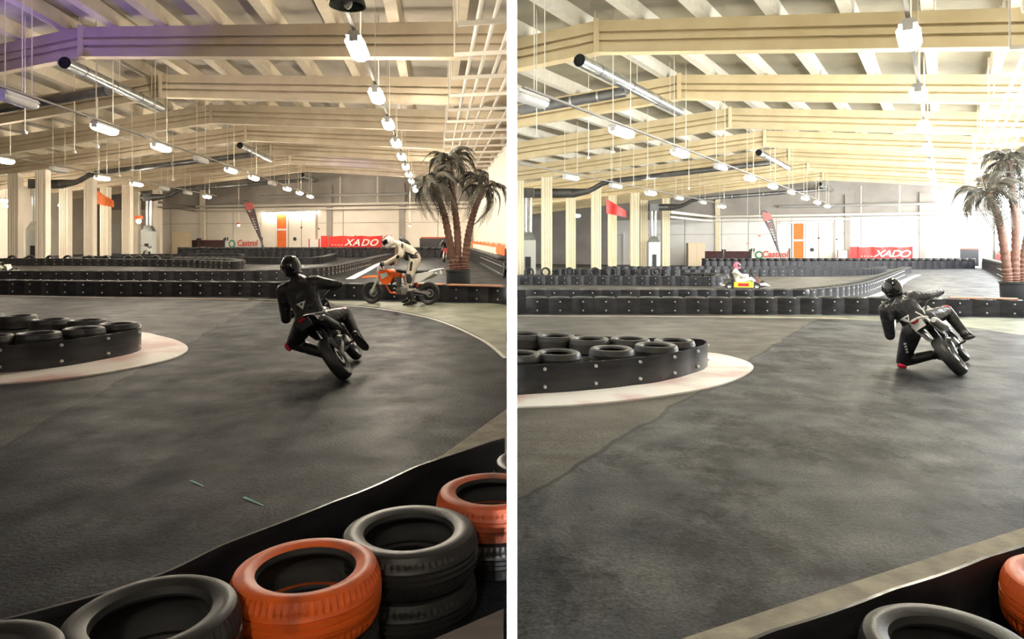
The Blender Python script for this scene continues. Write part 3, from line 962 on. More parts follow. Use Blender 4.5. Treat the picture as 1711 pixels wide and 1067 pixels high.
# ------------------------------------------------------------------ tyre islands beside the lane, with their kerbs
M_kerb = {'dim': mat('kerb_paint_dim', (0.62, 0.42, 0.38), (0.80, 0.74, 0.68), rough=0.55, scale=1.1, detail=5, lo=0.40, hi=0.58),
          'daylit': mat('kerb_paint_day', (0.60, 0.44, 0.42), (0.80, 0.78, 0.74), rough=0.55, scale=1.1, detail=5, lo=0.38, hi=0.55)}
ISL = {
    'dim': dict(belt=[(-60, 629), (0, 625), (60, 620), (120, 612), (180, 601), (222, 592), (235, 585), (232, 578), (200, 574), (120, 569), (40, 564), (-60, 560)],
                kerb=[(-60, 646), (0, 642), (60, 638), (150, 628), (230, 614), (285, 601), (309, 590), (314, 583), (308, 576), (290, 568), (262, 561), (235, 556), (150, 552), (-60, 548)],
                tyres=[(-16, 562, 'front'), (64, 557, 'front'), (140, 549, 'front'), (198, 541, 'end'), (146, 535, 'back'), (84, 534, 'back'), (30, 528, 'back'), (-24, 527, 'back')]),
    'daylit': dict(belt=[(850, 663), (930, 658), (1000, 652.5), (1095, 641), (1150, 628), (1179, 617), (1180, 610), (1160, 605), (1060, 603), (960, 597), (850, 593)],
                   kerb=[(850, 682), (950, 679), (1050, 670), (1130, 659), (1190, 648), (1235, 633), (1256, 620), (1258, 612), (1243, 603), (1210, 594), (1178, 590), (1100, 586), (1000, 584), (850, 582)],
                   tyres=[(866, 591, 'front'), (932, 589, 'front'), (1022, 583, 'front'), (1096, 577, 'front'), (1126, 569, 'end'), (1052, 566, 'back'), (985, 566, 'back'), (929, 561, 'back'), (878, 558, 'back')]),
}
T_ISL = {'dim': tyre_mesh(0.268, 0.198, 56, True), 'daylit': tyre_mesh(0.282, 0.198, 56, True)}
def island(H):
    d = ISL[H.word]
    kp = [H.G(px, py) for px, py in d['kerb']]
    kp = resample(kp, 0.15)
    mb = MB()
    mb.loft([[H.onfloor(p, 0.0) for p in kp], [H.onfloor(p, 0.018) for p in kp]])
    k = mb.obj('kerb_slab', M_kerb[H.word], smooth=0, clip=H.side)
    tag(k, 'pink and white painted kerb slab with pointed end in the %s hall' % H.word, 'kerb')
    bp = resample([H.G(px, py) for px, py in d['belt']], 0.07)
    bp = [p for p in bp if p.x * H.side > 0.03]
    root = thing('island_belt', 'black bolted rubber belt wrapped round the tyre island of the %s hall' % H.word, 'belt', H.onfloor(bp[len(bp) // 3], 0.018))
    belt_obj(H, bp, 0.325, 0.012, 0.6, root, z0=0.018, th=0.012, name='belt_strip')
    for i in range(5, len(bp), 9):
        dd = bp[min(i + 1, len(bp) - 1)] - bp[i - 1]; dd.z = 0; dd.normalize()
        nn = Vector((dd.y, -dd.x, 0))
        for hh in (0.09, 0.29):
            bo = put('bolt', bolt_me, M_bolt, root, world=True)
            bo.matrix_basis = Matrix.Translation(H.onfloor(bp[i] + nn * 0.004, hh)) @ Matrix.Rotation(math.atan2(nn.y, nn.x), 4, 'Z') @ Matrix.Rotation(math.pi / 2, 4, 'Y')
    cnt = {}
    for px, py, row in d['tyres']:
        p = H.G(px, py, 0.415); p *= 1.012
        cnt[row] = cnt.get(row, 0) + 1
        for lev in (0, 1):
            pos = H.onfloor(p, 0.018 + lev * 0.2)
            if pos.x * H.side < 0.31:
                me = T_ISL[H.word].copy(); me.transform(Matrix.Translation(pos))
                o = put('tyre', me, M_rubnear, None, False, H.side)
            else:
                o = put('tyre', T_ISL[H.word], M_rubnear); o.location = pos
                o.rotation_euler = (0, 0, RND.uniform(0, 6))
            w = 'at the tip' if row == 'end' else '%s in the %s row' % (ORD[cnt[row] - 1], row)
            tag(o, 'black tyre %s, %s of the island, %s hall' % ('on top' if lev else 'underneath', w, H.word), 'tyre', 'tyre island of the %s hall' % H.word)
for H in HALLS: island(H)

# ------------------------------------------------------------------ floor paint
def ribbon(H, pts, w, name, m, label, z=0.004, closed=False):
    pth = resample([H.G(px, py) for px, py in pts], 0.12)
    pth = [p for p in pth if p.x * H.side > 0.04]
    rows = []
    for i, p in enumerate(pth):
        d = pth[min(i + 1, len(pth) - 1)] - pth[max(i - 1, 0)]; d.z = 0; d.normalize()
        nn = Vector((d.y, -d.x, 0))
        rows.append([H.onfloor(p - nn * w / 2, z), H.onfloor(p + nn * w / 2, z)])
    o = MB().grid(rows).obj(name, m, smooth=0)
    return tag(o, label, None, None, 'structure')
def patch(H, pts, name, m, label, z=0.003):
    pth = [H.onfloor(p, z) for p in resample([H.G(px, py) for px, py in pts], 0.2)]
    mb = MB(); mb.add(pth, [tuple(range(len(pth)))])
    o = mb.obj(name, m, smooth=0, clip=0)
    return tag(o, label, None, None, 'structure')
M_green = mat('faded_green_paint', (0.085, 0.092, 0.065), (0.19, 0.195, 0.135), rough=0.5, scale=2.2, detail=6)
M_line = mat('track_line', (0.55, 0.53, 0.47), (0.30, 0.29, 0.27), rough=0.55, scale=9, detail=5, lo=0.5, hi=0.75)
M_pale = mat('pale_concrete', (0.36, 0.33, 0.25), (0.22, 0.20, 0.16), rough=0.8, scale=7, detail=8, bump=0.2)
patch(DIM, [(420, 499), (600, 503), (735, 506), (845, 510), (845, 560), (845, 598), (800, 562), (720, 530), (620, 512), (520, 505), (420, 500)], 'green_floor_marking', M_green, 'faded green run-off paint under the white rider, dim hall')
ribbon(DIM, [(420, 504), (520, 507), (620, 514), (720, 532), (800, 565), (846, 600)], 0.06, 'floor_line', M_line, 'thin pale curved line edging the green paint, dim hall')
patch(DAY, [(1200, 527), (1420, 527), (1560, 530), (1725, 534), (1725, 560), (1600, 545), (1420, 534), (1200, 531)], 'green_floor_marking', M_green, 'faded green run-off paint along the barrier, daylit hall')
ribbon(DAY, [(862, 527.5), (1100, 528.5), (1300, 530), (1420, 532)], 0.10, 'floor_line', mat('kerb_line', (0.62, 0.40, 0.36), (0.66, 0.62, 0.52), rough=0.6, scale=1.2, lo=.45, hi=.55), 'thin pink and cream kerb line at the barrier foot, daylit hall')
ribbon(DIM, [(-20, 493.5), (150, 496.5), (330, 498.5), (420, 500)], 0.10, 'floor_line', MATS['kerb_line'], 'thin pink and cream kerb line at the barrier foot, dim hall')
ribbon(DIM, [(585, 466), (612, 452), (640, 438), (668, 431)], 0.35, 'floor_line', M_whitepaint, 'white painted lane edge beside the curving barrier, dim hall')
ribbon(DAY, [(1395, 508), (1450, 498), (1490, 483), (1515, 467), (1535, 459)], 0.30, 'floor_line', M_whitepaint, 'white painted lane edge beside the curving barrier, daylit hall')
# pale strip of raw concrete beside the near belts
def quadstrip(H, A_, B_, label):
    mb = MB(); mb.grid([[H.onfloor(a, 0.004), H.onfloor(b, 0.004)] for a, b in zip(A_, B_)])
    tag(mb.obj('concrete_strip', M_pale, smooth=0), label, None, None, 'structure')
quadstrip(DIM, [DIM.G(262, 985), DIM.G(400, 899), DIM.G(590, 826), DIM.G(740, 760), DIM.G(846, 684)],
          [DIM.G(260, 1010), DIM.G(400, 960), DIM.G(600, 880), DIM.G(740, 825), DIM.G(846, 785)], 'worn pale concrete strip beside the near belt, dim hall')
quadstrip(DAY, [DAY.G(1080, 1088), DAY.G(1145, 1066), DAY.G(1420, 975), DAY.G(1711, 882), DAY.G(1800, 855), DAY.G(2050, 782)],
          [DAY.G(1140, 1170), DAY.G(1240, 1150), DAY.G(1500, 1060), DAY.G(1711, 990), DAY.G(1800, 950), DAY.G(2050, 860)], 'worn pale concrete strip beside the near belt, daylit hall')
# turquoise chalk ticks and scraps on the floor of the dim hall
M_tick = mat('turquoise_chalk', (0.22, 0.45, 0.38), rough=0.7)
for i, (a, b) in enumerate((((318, 803), (340, 813)), ((407, 831), (440, 845)))):
    pa, pb = DIM.G(*a), DIM.G(*b); d = (pb - pa).normalized(); nn = Vector((d.y, -d.x, 0)) * 0.012
    o = MB().add([DIM.onfloor(x, 0.004) for x in (pa + nn, pb + nn * 0.4, pb - nn * 0.4, pa - nn)], [(0, 1, 2, 3)]).obj('floor_marking', M_tick, smooth=0)
    tag(o, 'short turquoise chalk tick on the track, %s the near tyres' % ('further from' if i == 0 else 'closer to'), None, None, 'structure')

# planks lying on top of the first barrier
M_plank = mat('orange_plank', (0.55, 0.20, 0.09), (0.36, 0.22, 0.15), rough=0.6, scale=4, stretch=(1, 5, 1))
for H, lst in ((DIM, [(690, 738, 502.5, 505.0, 'shorter'), (748, 838, 505.2, 508.5, 'longer')]), (DAY, [(1600, 1655, 528.0, 529.5, 'shorter'), (1662, 1716, 529.5, 531.5, 'longer')])):
    for x0, x1, y0, y1, wd in lst:
        a, b = H.G(x0, y0) + Vector((0, .30, 0)), H.G(x1, y1) + Vector((0, .30, 0))
        o = MB().bar(H.onfloor(a, .432), H.onfloor(b, .432), .26, .03).obj('plank', M_plank, smooth=0)
        tag(o, '%s weathered orange plank lying on the first barrier, %s hall' % (wd, H.word), 'plank')
# ------------------------------------------------------------------ lettering
def text_mesh(txt, size, shear=0.0, bold=0.0, ext=0.01, sx=1.0):
    cu = bpy.data.curves.new('lettering', 'FONT')
    cu.body = txt; cu.size = size; cu.shear = shear; cu.offset = bold; cu.extrude = ext
    cu.align_x = 'CENTER'; cu.align_y = 'CENTER'; cu.resolution_u = 3
    o = bpy.data.objects.new('lettering', cu); COL.objects.link(o)
    dg = bpy.context.evaluated_depsgraph_get(); dg.update()
    me = bpy.data.meshes.new_from_object(o.evaluated_get(dg))
    bpy.data.objects.remove(o); bpy.data.curves.remove(cu)
    if sx != 1.0: me.transform(Matrix.Scale(sx, 4, (1, 0, 0)))
    return me
def wall_frame(H, u, h, off):
    """matrix whose x runs along the end wall, y up, z towards the hall"""
    p = H.W(u, h, off)
    x = Vector((1, -H.c, 0)).normalized(); z = Vector((-H.c, -1, 0)).normalized(); y = Vector((0, 0, 1))
    M = Matrix((x, y, z)).transposed().to_4x4(); M.translation = p
    return M

# ------------------------------------------------------------------ doors in the end wall
for H in HALLS:
    ua, ub = U(464), U(480)
    d = thing('door_1', 'tall orange door with white cross bar in the end wall, %s hall' % H.word, None, H.W(ua, 0, 0.07), None, None, 'structure')
    slab(MB(), H, ua, ub, 0.05, 2.25, 0.07, 0.05).obj('lower_leaf', M_orange, d, smooth=0, world=True)
    slab(MB(), H, ua, ub, 2.42, 3.95, 0.07, 0.05).obj('upper_leaf', M_orange, d, smooth=0, world=True)
    slab(MB(), H, ua, ub, 2.25, 2.42, 0.07, 0.09).obj('cross_bar', M_whitepaint, d, smooth=0, world=True)
    for a_, b_ in ((ua - 0.14, ua), (ub, ub + 0.14)):
        slab(MB(), H, a_, b_, 0.0, 4.05, 0.06, 0.10).obj('door_frame', M_whitepaint, d, smooth=0, world=True)
    slab(MB(), H, ua - .14, ub + .14, 3.95, 4.05, 0.06, 0.10).obj('door_frame', M_whitepaint, d, smooth=0, world=True)
    ua, ub, uc = U(483), U(505), U(529)
    d = thing('door_2', 'pale double door with round black porthole beside the orange one, %s hall' % H.word, None, H.W(ua, 0, 0.07), None, None, 'structure')
    for a_, b_ in ((ua + .05, ub - .03), (ub + .03, uc - .05)):
        slab(MB(), H, a_, b_, 0.05, 3.9, 0.07, 0.05).obj('leaf', M_wall[H.word], d, smooth=0, world=True)
    for x in (ua, ub, uc):
        slab(MB(), H, x - .035, x + .035, 0.0, 4.0, 0.06, 0.09).obj('door_frame', mat('door_frame_tan', (0.45, 0.34, 0.24), rough=0.6), d, smooth=0, world=True)
    z = Vector((-H.c, -1, 0)).normalized()
    for uu, hh, r in ((U(494), Hh(494, 399), .17), (U(505), Hh(505, 380), .09), (U(534), Hh(534, 382), .07)):
        p = H.W(uu, hh, 0.12)
        MB().cyl(p, p + z * 0.03, r, n=14).obj('porthole', M_darkgrey, d, world=True)
    # strip lamp over the doors
    a, b = H.W(U(442), 3.93, 0.20), H.W(U(530), 4.0, 0.20)
    o = thing('strip_lamp', 'long white strip lamp over the doors of the end wall, %s hall' % H.word, 'lamp', a)
    MB().bar(a, b, 0.16, 0.10).obj('housing', M_whitepaint, o, smooth=0, world=True)
    MB().cyl(a + Vector((0, 0, -0.09)), b + Vector((0, 0, -0.09)), 0.045, n=8).obj('lamp_tube', M_lit[H.word] if H is DIM else M_unlit, o, world=True)
    for j in (0.1, 0.5, 0.9):
        p = a.lerp(b, j); MB().bar(p, p - z * 0.12, 0.04, 0.04).obj('bracket', M_whitepaint, o, smooth=0, world=True)

    # white door seen through the columns
    ua, ub = U(186), U(203)
    d = thing('door_3', 'bright white door seen through the columns, %s hall' % H.word, None, H.W(ua, 0, 0.07), None, None, 'structure')
    slab(MB(), H, ua, ub, 0.05, 3.0, 0.07, 0.05).obj('leaf', M_whitepaint, d, smooth=0, world=True)
    for a_, b_ in ((ua - .12, ua), (ub, ub + .12)):
        slab(MB(), H, a_, b_, 0.0, 3.1, 0.06, 0.10).obj('door_frame', M_offwhite, d, smooth=0, world=True)
# ------------------------------------------------------------------ banners and boards at the end wall
def wavy_cloth(H, u0, u1, h0, h1, off, amp, k, sag=0.06):
    mb = MB(); n = 26; rows = []
    for side in (0, 0.015):
        for j in range(n + 1):
            pass
    fr, bk = [], []
    loops = []
    for j in range(n + 1):
        f = j / n; u = u0 + (u1 - u0) * f
        w = amp * math.sin(k * f * 6.28) + amp * 0.5 * math.sin(k * 2.3 * f * 6.28 + 1)
        top = h1 - sag * (0.5 + 0.5 * math.sin(f * 18.0)) * 0.8
        loops.append([H.W(u, h0, off + w * 0.3), H.W(u, (h0 + top) / 2, off + w), H.W(u, top, off + w * 0.3), H.W(u, top, off + w * 0.3 - 0.012), H.W(u, (h0 + top) / 2, off + w - 0.012), H.W(u, h0, off + w * 0.3 - 0.012)])
    return mb.loft(loops)
for H in HALLS:
    w = H.word
    ua, ub = U(566), U(652)
    h0, h1 = 0.55, Hh(600, 394)
    o = thing('banner', 'long red banner with slanted white lettering at the end wall, %s hall' % w, 'banner', H.W(ua, 0, 1.6))
    wavy_cloth(H, ua, ub, h0, h1, 1.6, 0.05, 3).obj('cloth', M_redcloth, o, world=True)
    hc = (h0 + h1) / 2
    for ch, uu in (('X', .38), ('A', .53), ('D', .69), ('O', .85)):
        me = text_mesh(ch, 0.80, 0.35, 0.012, 0.008, 1.25)
        t = put('letter', me, M_whitepaint, o, world=True)
        t.matrix_basis = wall_frame(H, ua + (ub - ua) * uu, hc, 1.68)
    for uu in (.06, .12, .18, .24):
        q = slab(MB(), H, ua + (ub - ua) * uu, ua + (ub - ua) * (uu + .03), hc - .22, hc - .16, 1.66, 0.01)
        q.obj('dash', M_whitepaint, o, smooth=0, world=True)
    for uu in (0.0, 0.5, 1.0):
        p = H.W(ua + (ub - ua) * uu, 0, 1.55)
        MB().cyl(p, p + Vector((0, 0, h1 + 0.05)), 0.04, n=8).obj('post', M_darkgrey, o, world=True)
    # small red box at its end
    o = thing('notice_board', 'small red board at the end of the long red banner, %s hall' % w, 'board', H.W(U(559), 0, 1.6))
    slab(MB(), H, U(553.5), U(565), 0.75, Hh(560, 394), 1.6, 0.08).obj('panel', M_redcloth, o, smooth=0, world=True)
    for x in (U(555), U(563.5)):
        p = H.W(x, 0, 1.58); MB().cyl(p, p + Vector((0, 0, 1.4)), 0.03, n=6).obj('post', M_darkgrey, o, world=True)
    o = thing('notice_board', 'small white framed notice board beside the red board, %s hall' % w, 'board', H.W(U(541), 0, 1.6))
    slab(MB(), H, U(535), U(549), 0.7, Hh(541, 400), 1.6, 0.05).obj('panel', M_offwhite, o, smooth=0, world=True)
    for x in (U(534), U(550)):
        slab(MB(), H, x - .05, x + .05, 0.0, Hh(541, 400) + .05, 1.58, 0.08).obj('post', mat('dull_red', (0.45, 0.08, 0.04), rough=0.6), o, smooth=0, world=True)
    # white banner with red lettering and green roundel
    ua, ub = U(397), U(457)
    h0, h1 = 0.5, Hh(430, 401)
    o = thing('banner', 'white banner with red lettering and green roundel at the end wall, %s hall' % w, 'banner', H.W(ua, 0, 1.7))
    wavy_cloth(H, ua, ub, h0, h1, 1.7, 0.04, 2).obj('cloth', M_offwhite, o, world=True)
    me = text_mesh('Castrol', 0.78, 0.15, 0.012, 0.008, 0.92)
    t = put('lettering', me, mat('banner_red', (0.62, 0.05, 0.03), rough=0.5), o, world=True); t.matrix_basis = wall_frame(H, ua + (ub - ua) * .62, (h0 + h1) / 2 + .15, 1.78)
    p = H.W(ua + (ub - ua) * .2, (h0 + h1) / 2 + .1, 1.75); z = Vector((-H.c, -1, 0)).normalized()
    MB().cyl(p, p + z * .02, .36, n=20).obj('roundel', mat('banner_green', (0.05, 0.22, 0.10), rough=0.5), o, world=True)
    MB().cyl(p + z * .02, p + z * .03, .22, n=16).obj('roundel_centre', M_offwhite, o, world=True)
    for uu in (0.0, 0.06, 1.0):
        p = H.W(ua + (ub - ua) * uu, 0, 1.66)
        MB().box(p + Vector((0, 0, (h1 + .25) / 2)), (0.10, 0.10, h1 + .25)).obj('post', M_darkgrey, o, smooth=0, world=True)
    # dark red boards
    for i, (a_, b_) in enumerate(((312, 350), (354, 394))):
        o = thing('advertising_board', 'dark red and black advertising board %s, %s hall' % ('beside the column' if i == 0 else 'beside the white banner', w), 'board', H.W(U(a_), 0, 1.5))
        slab(MB(), H, U(a_), U(b_), 0.25, Hh(350, 401), 1.5, 0.07).obj('panel', M_darkred, o, smooth=0, world=True)
        for j in range(3):
            x = U(a_) + (U(b_) - U(a_)) * (0.2 + 0.28 * j)
            slab(MB(), H, x, x + .22, 0.35, Hh(350, 401) - .2, 1.575, 0.01).obj('stripe', M_darkgrey, o, smooth=0, world=True)
        for x in (U(a_), U(b_)):
            slab(MB(), H, x - .09, x + .09, 0.0, Hh(350, 398), 1.48, 0.11).obj('post', M_darkgrey, o, smooth=0, world=True)
    # dark board behind the palm
    o = thing('advertising_board', 'black board with reddish top edge behind the palm, %s hall' % w, 'board', H.W(U(720), 0, 1.5))
    slab(MB(), H, U(714), U(757), 0.2, Hh(730, 398), 1.5, 0.08).obj('panel', M_darkgrey, o, smooth=0, world=True)
    slab(MB(), H, U(716), U(757), Hh(730, 398), Hh(730, 396), 1.5, 0.09).obj('top_edge', mat('dull_red', (0.45, 0.08, 0.04), rough=0.6), o, smooth=0, world=True)
    if H is DAY:
        o = thing('notice_board', 'blank grey board standing at the end of the red banner, daylit hall', 'board', H.W(U(712), 0, 1.7))
        slab(MB(), H, U(711) - .6, U(711) + .8, 0.3, 1.75, 1.75, 0.06).obj('panel', mat('grey_board', (0.32, 0.33, 0.33), rough=0.7), o, smooth=0, world=True)
        for x in (-.5, .7):
            p = H.W(U(711) + x, 0, 1.72); MB().cyl(p, p + Vector((0, 0, 1.6)), 0.03, n=6).obj('post', M_darkgrey, o, world=True)
    # tan cabinet beside the last columns
    o = thing('storage_cabinet', 'plain tan storage cabinet beside the last columns, %s hall' % w, 'cabinet', H.L(-23.2, 63.2, 0))
    MB().box((0, 0, 1.05), (1.5, 0.7, 2.1)).obj('body', mat('tan_cabinet', (0.52, 0.42, 0.28), rough=0.6), o, smooth=0)
    for x in (-.37, .37): MB().box((x, -.36, 1.05), (.70, .03, 1.95)).obj('door', mat('tan_cabinet2', (0.56, 0.45, 0.31), rough=0.6), o, smooth=0)
    # side boards on the wall behind the columns
    # orange/red cloth hanging high between the columns
    p = H.L(-27.3, 56.5, 0)
    o = thing('hanging_cloth', 'orange red cloth draped high between the columns, %s hall' % w, 'cloth', H.L(-26.2, 53.0, 4.6))
    loops = []
    for j in range(9):
        f = j / 8
        loops.append([Vector((f * 1.5, 0.05 * math.sin(f * 9), z * (1 - 0.55 * f) - .5 * f)) for z in (0.75, 0.0, -0.35)] + [Vector((f * 1.5, 0.05 * math.sin(f * 9) + .012, z * (1 - 0.55 * f) - .5 * f)) for z in (-0.35, 0.0, 0.75)])
    MB().loft(loops).obj('cloth', M_redcloth if H is DAY else M_orange, o)
    MB().cyl((0, 0, .7), (0, 0, H.hr - H.a * H.t_of(-26.2) + .41 - 4.6), 0.012, n=5).obj('cord', M_wire, o)

# side wall banner of the dim hall (orange, white marks)
H = DIM
o = thing('banner', 'long orange banner with white marks along the side wall, dim hall', 'banner', H.L(2.75, 40, 0))
loops = []
n = 40
for j in range(n + 1):
    v = 30.0 + 27.0 * j / n
    w = 0.05 * math.sin(j * 0.9) + 0.03 * math.sin(j * 2.1)
    top = 1.36 - 0.05 * (1 + math.sin(j * 1.3))
    q = [H.L(3.05 + w * .3, v, 0.70), H.L(3.05 + w, v, 1.0), H.L(3.05 + w * .3, v, top), H.L(3.065 + w * .3, v, top), H.L(3.065 + w, v, 1.0), H.L(3.065 + w * .3, v, 0.70)]
    if max(p.x for p in q) < -0.05: loops.append(q)
MB().loft(loops).obj('cloth', M_orange, o, world=True)
for j in range(9):
    v = 33.0 + 2.2 * j
    a = H.L(2.95, v, 0.75); b = H.L(2.95, v + 0.9, 1.15)
    if b.x > -0.06: continue
    MB().bar(a, b, 0.02, 0.14, up=(1, 0, 0)).obj('white_mark', M_whitepaint, o, smooth=0, world=True)
    MB().bar(H.L(2.95, v + .9, 0.75), H.L(2.95, v + 1.3, 1.15), 0.02, 0.12, up=(1, 0, 0)).obj('white_mark', M_whitepaint, o, smooth=0, world=True)
for v in (31.5, 38, 45, 52, 56.8):
    p = H.L(3.18, v, 0)
    if p.x < -0.1: MB().cyl(p, p + Vector((0, 0, 1.3)), 0.035, n=6).obj('post', M_darkgrey, o, world=True)
H = DAY
o = thing('banner', 'red banner on the low side wall behind the palm, daylit hall', 'banner', H.L(2.75, 45, 0))
loops = []
for j in range(n + 1):
    v = 33.0 + 20.0 * j / n
    w = 0.05 * math.sin(j * 0.9); top = 1.30 - 0.05 * (1 + math.sin(j * 1.3))
    loops.append([H.L(3.05 + w * .3, v, 0.70), H.L(3.05 + w, v, 1.0), H.L(3.05 + w * .3, v, top), H.L(3.065 + w * .3, v, top), H.L(3.065 + w, v, 1.0), H.L(3.065 + w * .3, v, 0.70)])
MB().loft(loops).obj('cloth', M_redcloth, o, world=True)
for v in (33.5, 40, 46, 52.5):
    p = H.L(3.18, v, 0); MB().cyl(p, p + Vector((0, 0, 1.25)), 0.035, n=6).obj('post', M_darkgrey, o, world=True)

# ------------------------------------------------------------------ feather flags
M_flag = mat('flag_dark', (0.055, 0.045, 0.045), (0.09, 0.07, 0.07), rough=0.6, scale=3)
M_flagred = mat('flag_red', (0.42, 0.10, 0.09), rough=0.6)
for H, base, Y in ((DIM, (445, 416), 54.0), (DAY, (1311, 452), 52.5)):
    b0 = H.A(base[0], base[1], Y); g = H.onfloor(b0)
    o = thing('feather_flag', 'dark leaning feather flag with pale stacked letters, %s hall' % H.word, 'flag', g)
    sgn = lambda x, z, y=0.0: g + Vector((x, y, z))
    s_ = Y / 1150.0
    # leaning pole, then the blade of the flag (outline in metres from the pole foot)
    dx = -39 * s_; hz = (base[1] - (335 if H is DIM else 352)) * s_ + (b0.z - g.z)
    pole = [sgn(0, 0), sgn(dx * .35, hz * .42), sgn(dx * .72, hz * .72), sgn(dx * .98, hz * .93), sgn(dx * .92, hz * 1.0), sgn(dx * .72, hz * .97)]
    MB().tube(smooth_path(pole, 5), 0.025, 6).obj('pole', M_darkgrey, o, world=True)
    def Q(f, side):
        # f along the blade 0 (tip, low) .. 1 (top)
        c_ = Vector((dx * (0.12 + 0.80 * f), 0, hz * (0.16 + 0.80 * f)))
        ax = Vector((dx * .80, 0, hz * .80)).normalized(); nn = Vector((ax.z, 0, -ax.x))
        wd = 0.06 + 0.52 * math.sin(min(1, f * 1.02 + .02) * 1.75) * f ** .55
        if f > .93: wd *= math.sqrt(max(0.05, (1.0 - f) / .07)) * .8 + .2
        return c_ + nn * (wd * (1.0 if side > 0 else -0.18) + (0.18 * f if False else 0)), nn
    loops = []
    for j in range(19):
        f = j / 18
        a_, nn = Q(f, 1); b2, _ = Q(f, -1)
        y = 0.05 * math.sin(f * 7)
        loops.append([g + b2 + Vector((0, y, 0)), g + a_ + Vector((0, y + .06, 0)), g + a_ + Vector((0, y + .075, 0)), g + b2 + Vector((0, y + .015, 0))])
    MB().loft(loops[:16]).obj('blade', M_flag, o, world=True)
    MB().loft(loops[15:]).obj('blade_top', M_flagred, o, world=True)
    for j in range(8):
        f = 0.80 - j * 0.055
        a_, nn = Q(f, 1); b2, _ = Q(f, -1)
        c0 = b2.lerp(a_, .22); c1 = b2.lerp(a_, .62)
        m_ = M_flagred if j in (1, 2) else M_offwhite
        MB().bar(g + c0 + Vector((0, -.02, 0)), g + c1 + Vector((0, .0, 0)), 0.03, .075, up=(0, 1, 0)).obj('letter', m_, o, smooth=0, world=True)
        MB().bar(g + c0 + Vector((0, -.02, 0)), g + b2.lerp(a_, .26) + Vector((.0, -.02, .13)), 0.03, .05, up=(0, 1, 0)).obj('letter', m_, o, smooth=0, world=True)
    MB().box(g + Vector((0, 0, 0.02)), (0.6, 0.5, 0.04)).obj('base_plate', M_darkgrey, o, smooth=0, world=True)

# ------------------------------------------------------------------ small orange hanging beacons
M_beac = mat('beacon_orange', (1, .35, .08), emit=(1.0, 0.30, 0.05), estr=14.0)
M_bulb = mat('beacon_bulb', (1, .7, .4), emit=(1.0, 0.62, 0.30), estr=40.0)
for H, lst in ((DIM, [(232, 367, 46.0, 'in front of the columns', 0.28), (399, 375, 56.0, 'beside the feather flag', 0.16), (685, 376, 55.0, 'beside the palm', 0.14)]),
               (DAY, [(1269, 395, 54.0, 'beside the feather flag', 0.13), (1249, 408, 54.0, 'lower one beside the feather flag', 0.10)])):
    for px, py, Y, wd, r in lst:
        p = H.A(px, py, Y)
        o = thing('beacon_lamp', 'small orange hanging beacon lamp %s, %s hall' % (wd, H.word), 'lamp', p)
        lit = H is DIM
        MB().box((0, 0, r * .55), (r * 1.3, r * 1.3, r * .8)).obj('housing', mat('beacon_box', (.65, .12, .03), rough=.5), o, smooth=0)
        MB().ell((0, -0.02, -r * .35), r * .55, 10, 7).obj('bulb', M_bulb if lit else M_offwhite, o)
        uu = p.x - H.k * p.y - H.du
        MB().cyl((0, 0, r), (0, 0, H.hr - H.a * abs(H.t_of(uu)) + .41 - (p.z - H.fz(p.y))), 0.012, n=5).obj('cord', M_wire, o)

# ------------------------------------------------------------------ potted palms
M_trunk = mat('palm_trunk', (0.11, 0.052, 0.034), (0.19, 0.10, 0.07), rough=0.85, scale=9, stretch=(1, 1, 5), bump=0.6, bscale=18)
M_leaf = mat('palm_leaf', (0.035, 0.036, 0.026), (0.075, 0.065, 0.045), rough=0.6, scale=5)
M_pot = mat('palm_pot', (0.022, 0.024, 0.026), rough=0.5)
M_soil = mat('soil', (0.04, 0.025, 0.018), rough=1.0)
def frond_mesh(L_, droop, seed):
    r = random.Random(seed)
    mb = MB(); n = 11; pts = []
    for j in range(n):
        f = j / (n - 1)
        pts.append(Vector((L_ * math.sin(f * 1.35) * .8, 0, L_ * (0.32 * math.sin(f * 1.9) - droop * f ** 2.1))))
    mb.tube(pts, [0.016 - .0011 * j for j in range(n)], 5)
    for j in range(1, n):
        for sub in (0.0, 0.5):
            if j == n - 1 and sub: continue
            p = pts[j].lerp(pts[min(j + 1, n - 1)], sub)
            d = (pts[min(j + 1, n - 1)] - pts[j - 1]).normalized()
            ln = L_ * (0.40 - 0.16 * abs(j / n - .45)) * r.uniform(.8, 1.1)
            for s in (-1, 1):
                out = Vector((d.x * .75, s * .72, d.z * .75 - 0.35)).normalized()
                mid = p + out * ln * .55; tip = p + out * ln + Vector((0, 0, -ln * .34))
                w = d * 0.022
                mb.add([p - w * .6, p + w * .6, mid + w, mid - w, tip], [(0, 1, 2, 3), (3, 2, 4)])
    return mb.mesh('frond', 0)
FR = [frond_mesh(0.92, 0.55, 1), frond_mesh(1.02, 0.90, 2), frond_mesh(0.90, 1.15, 3)]
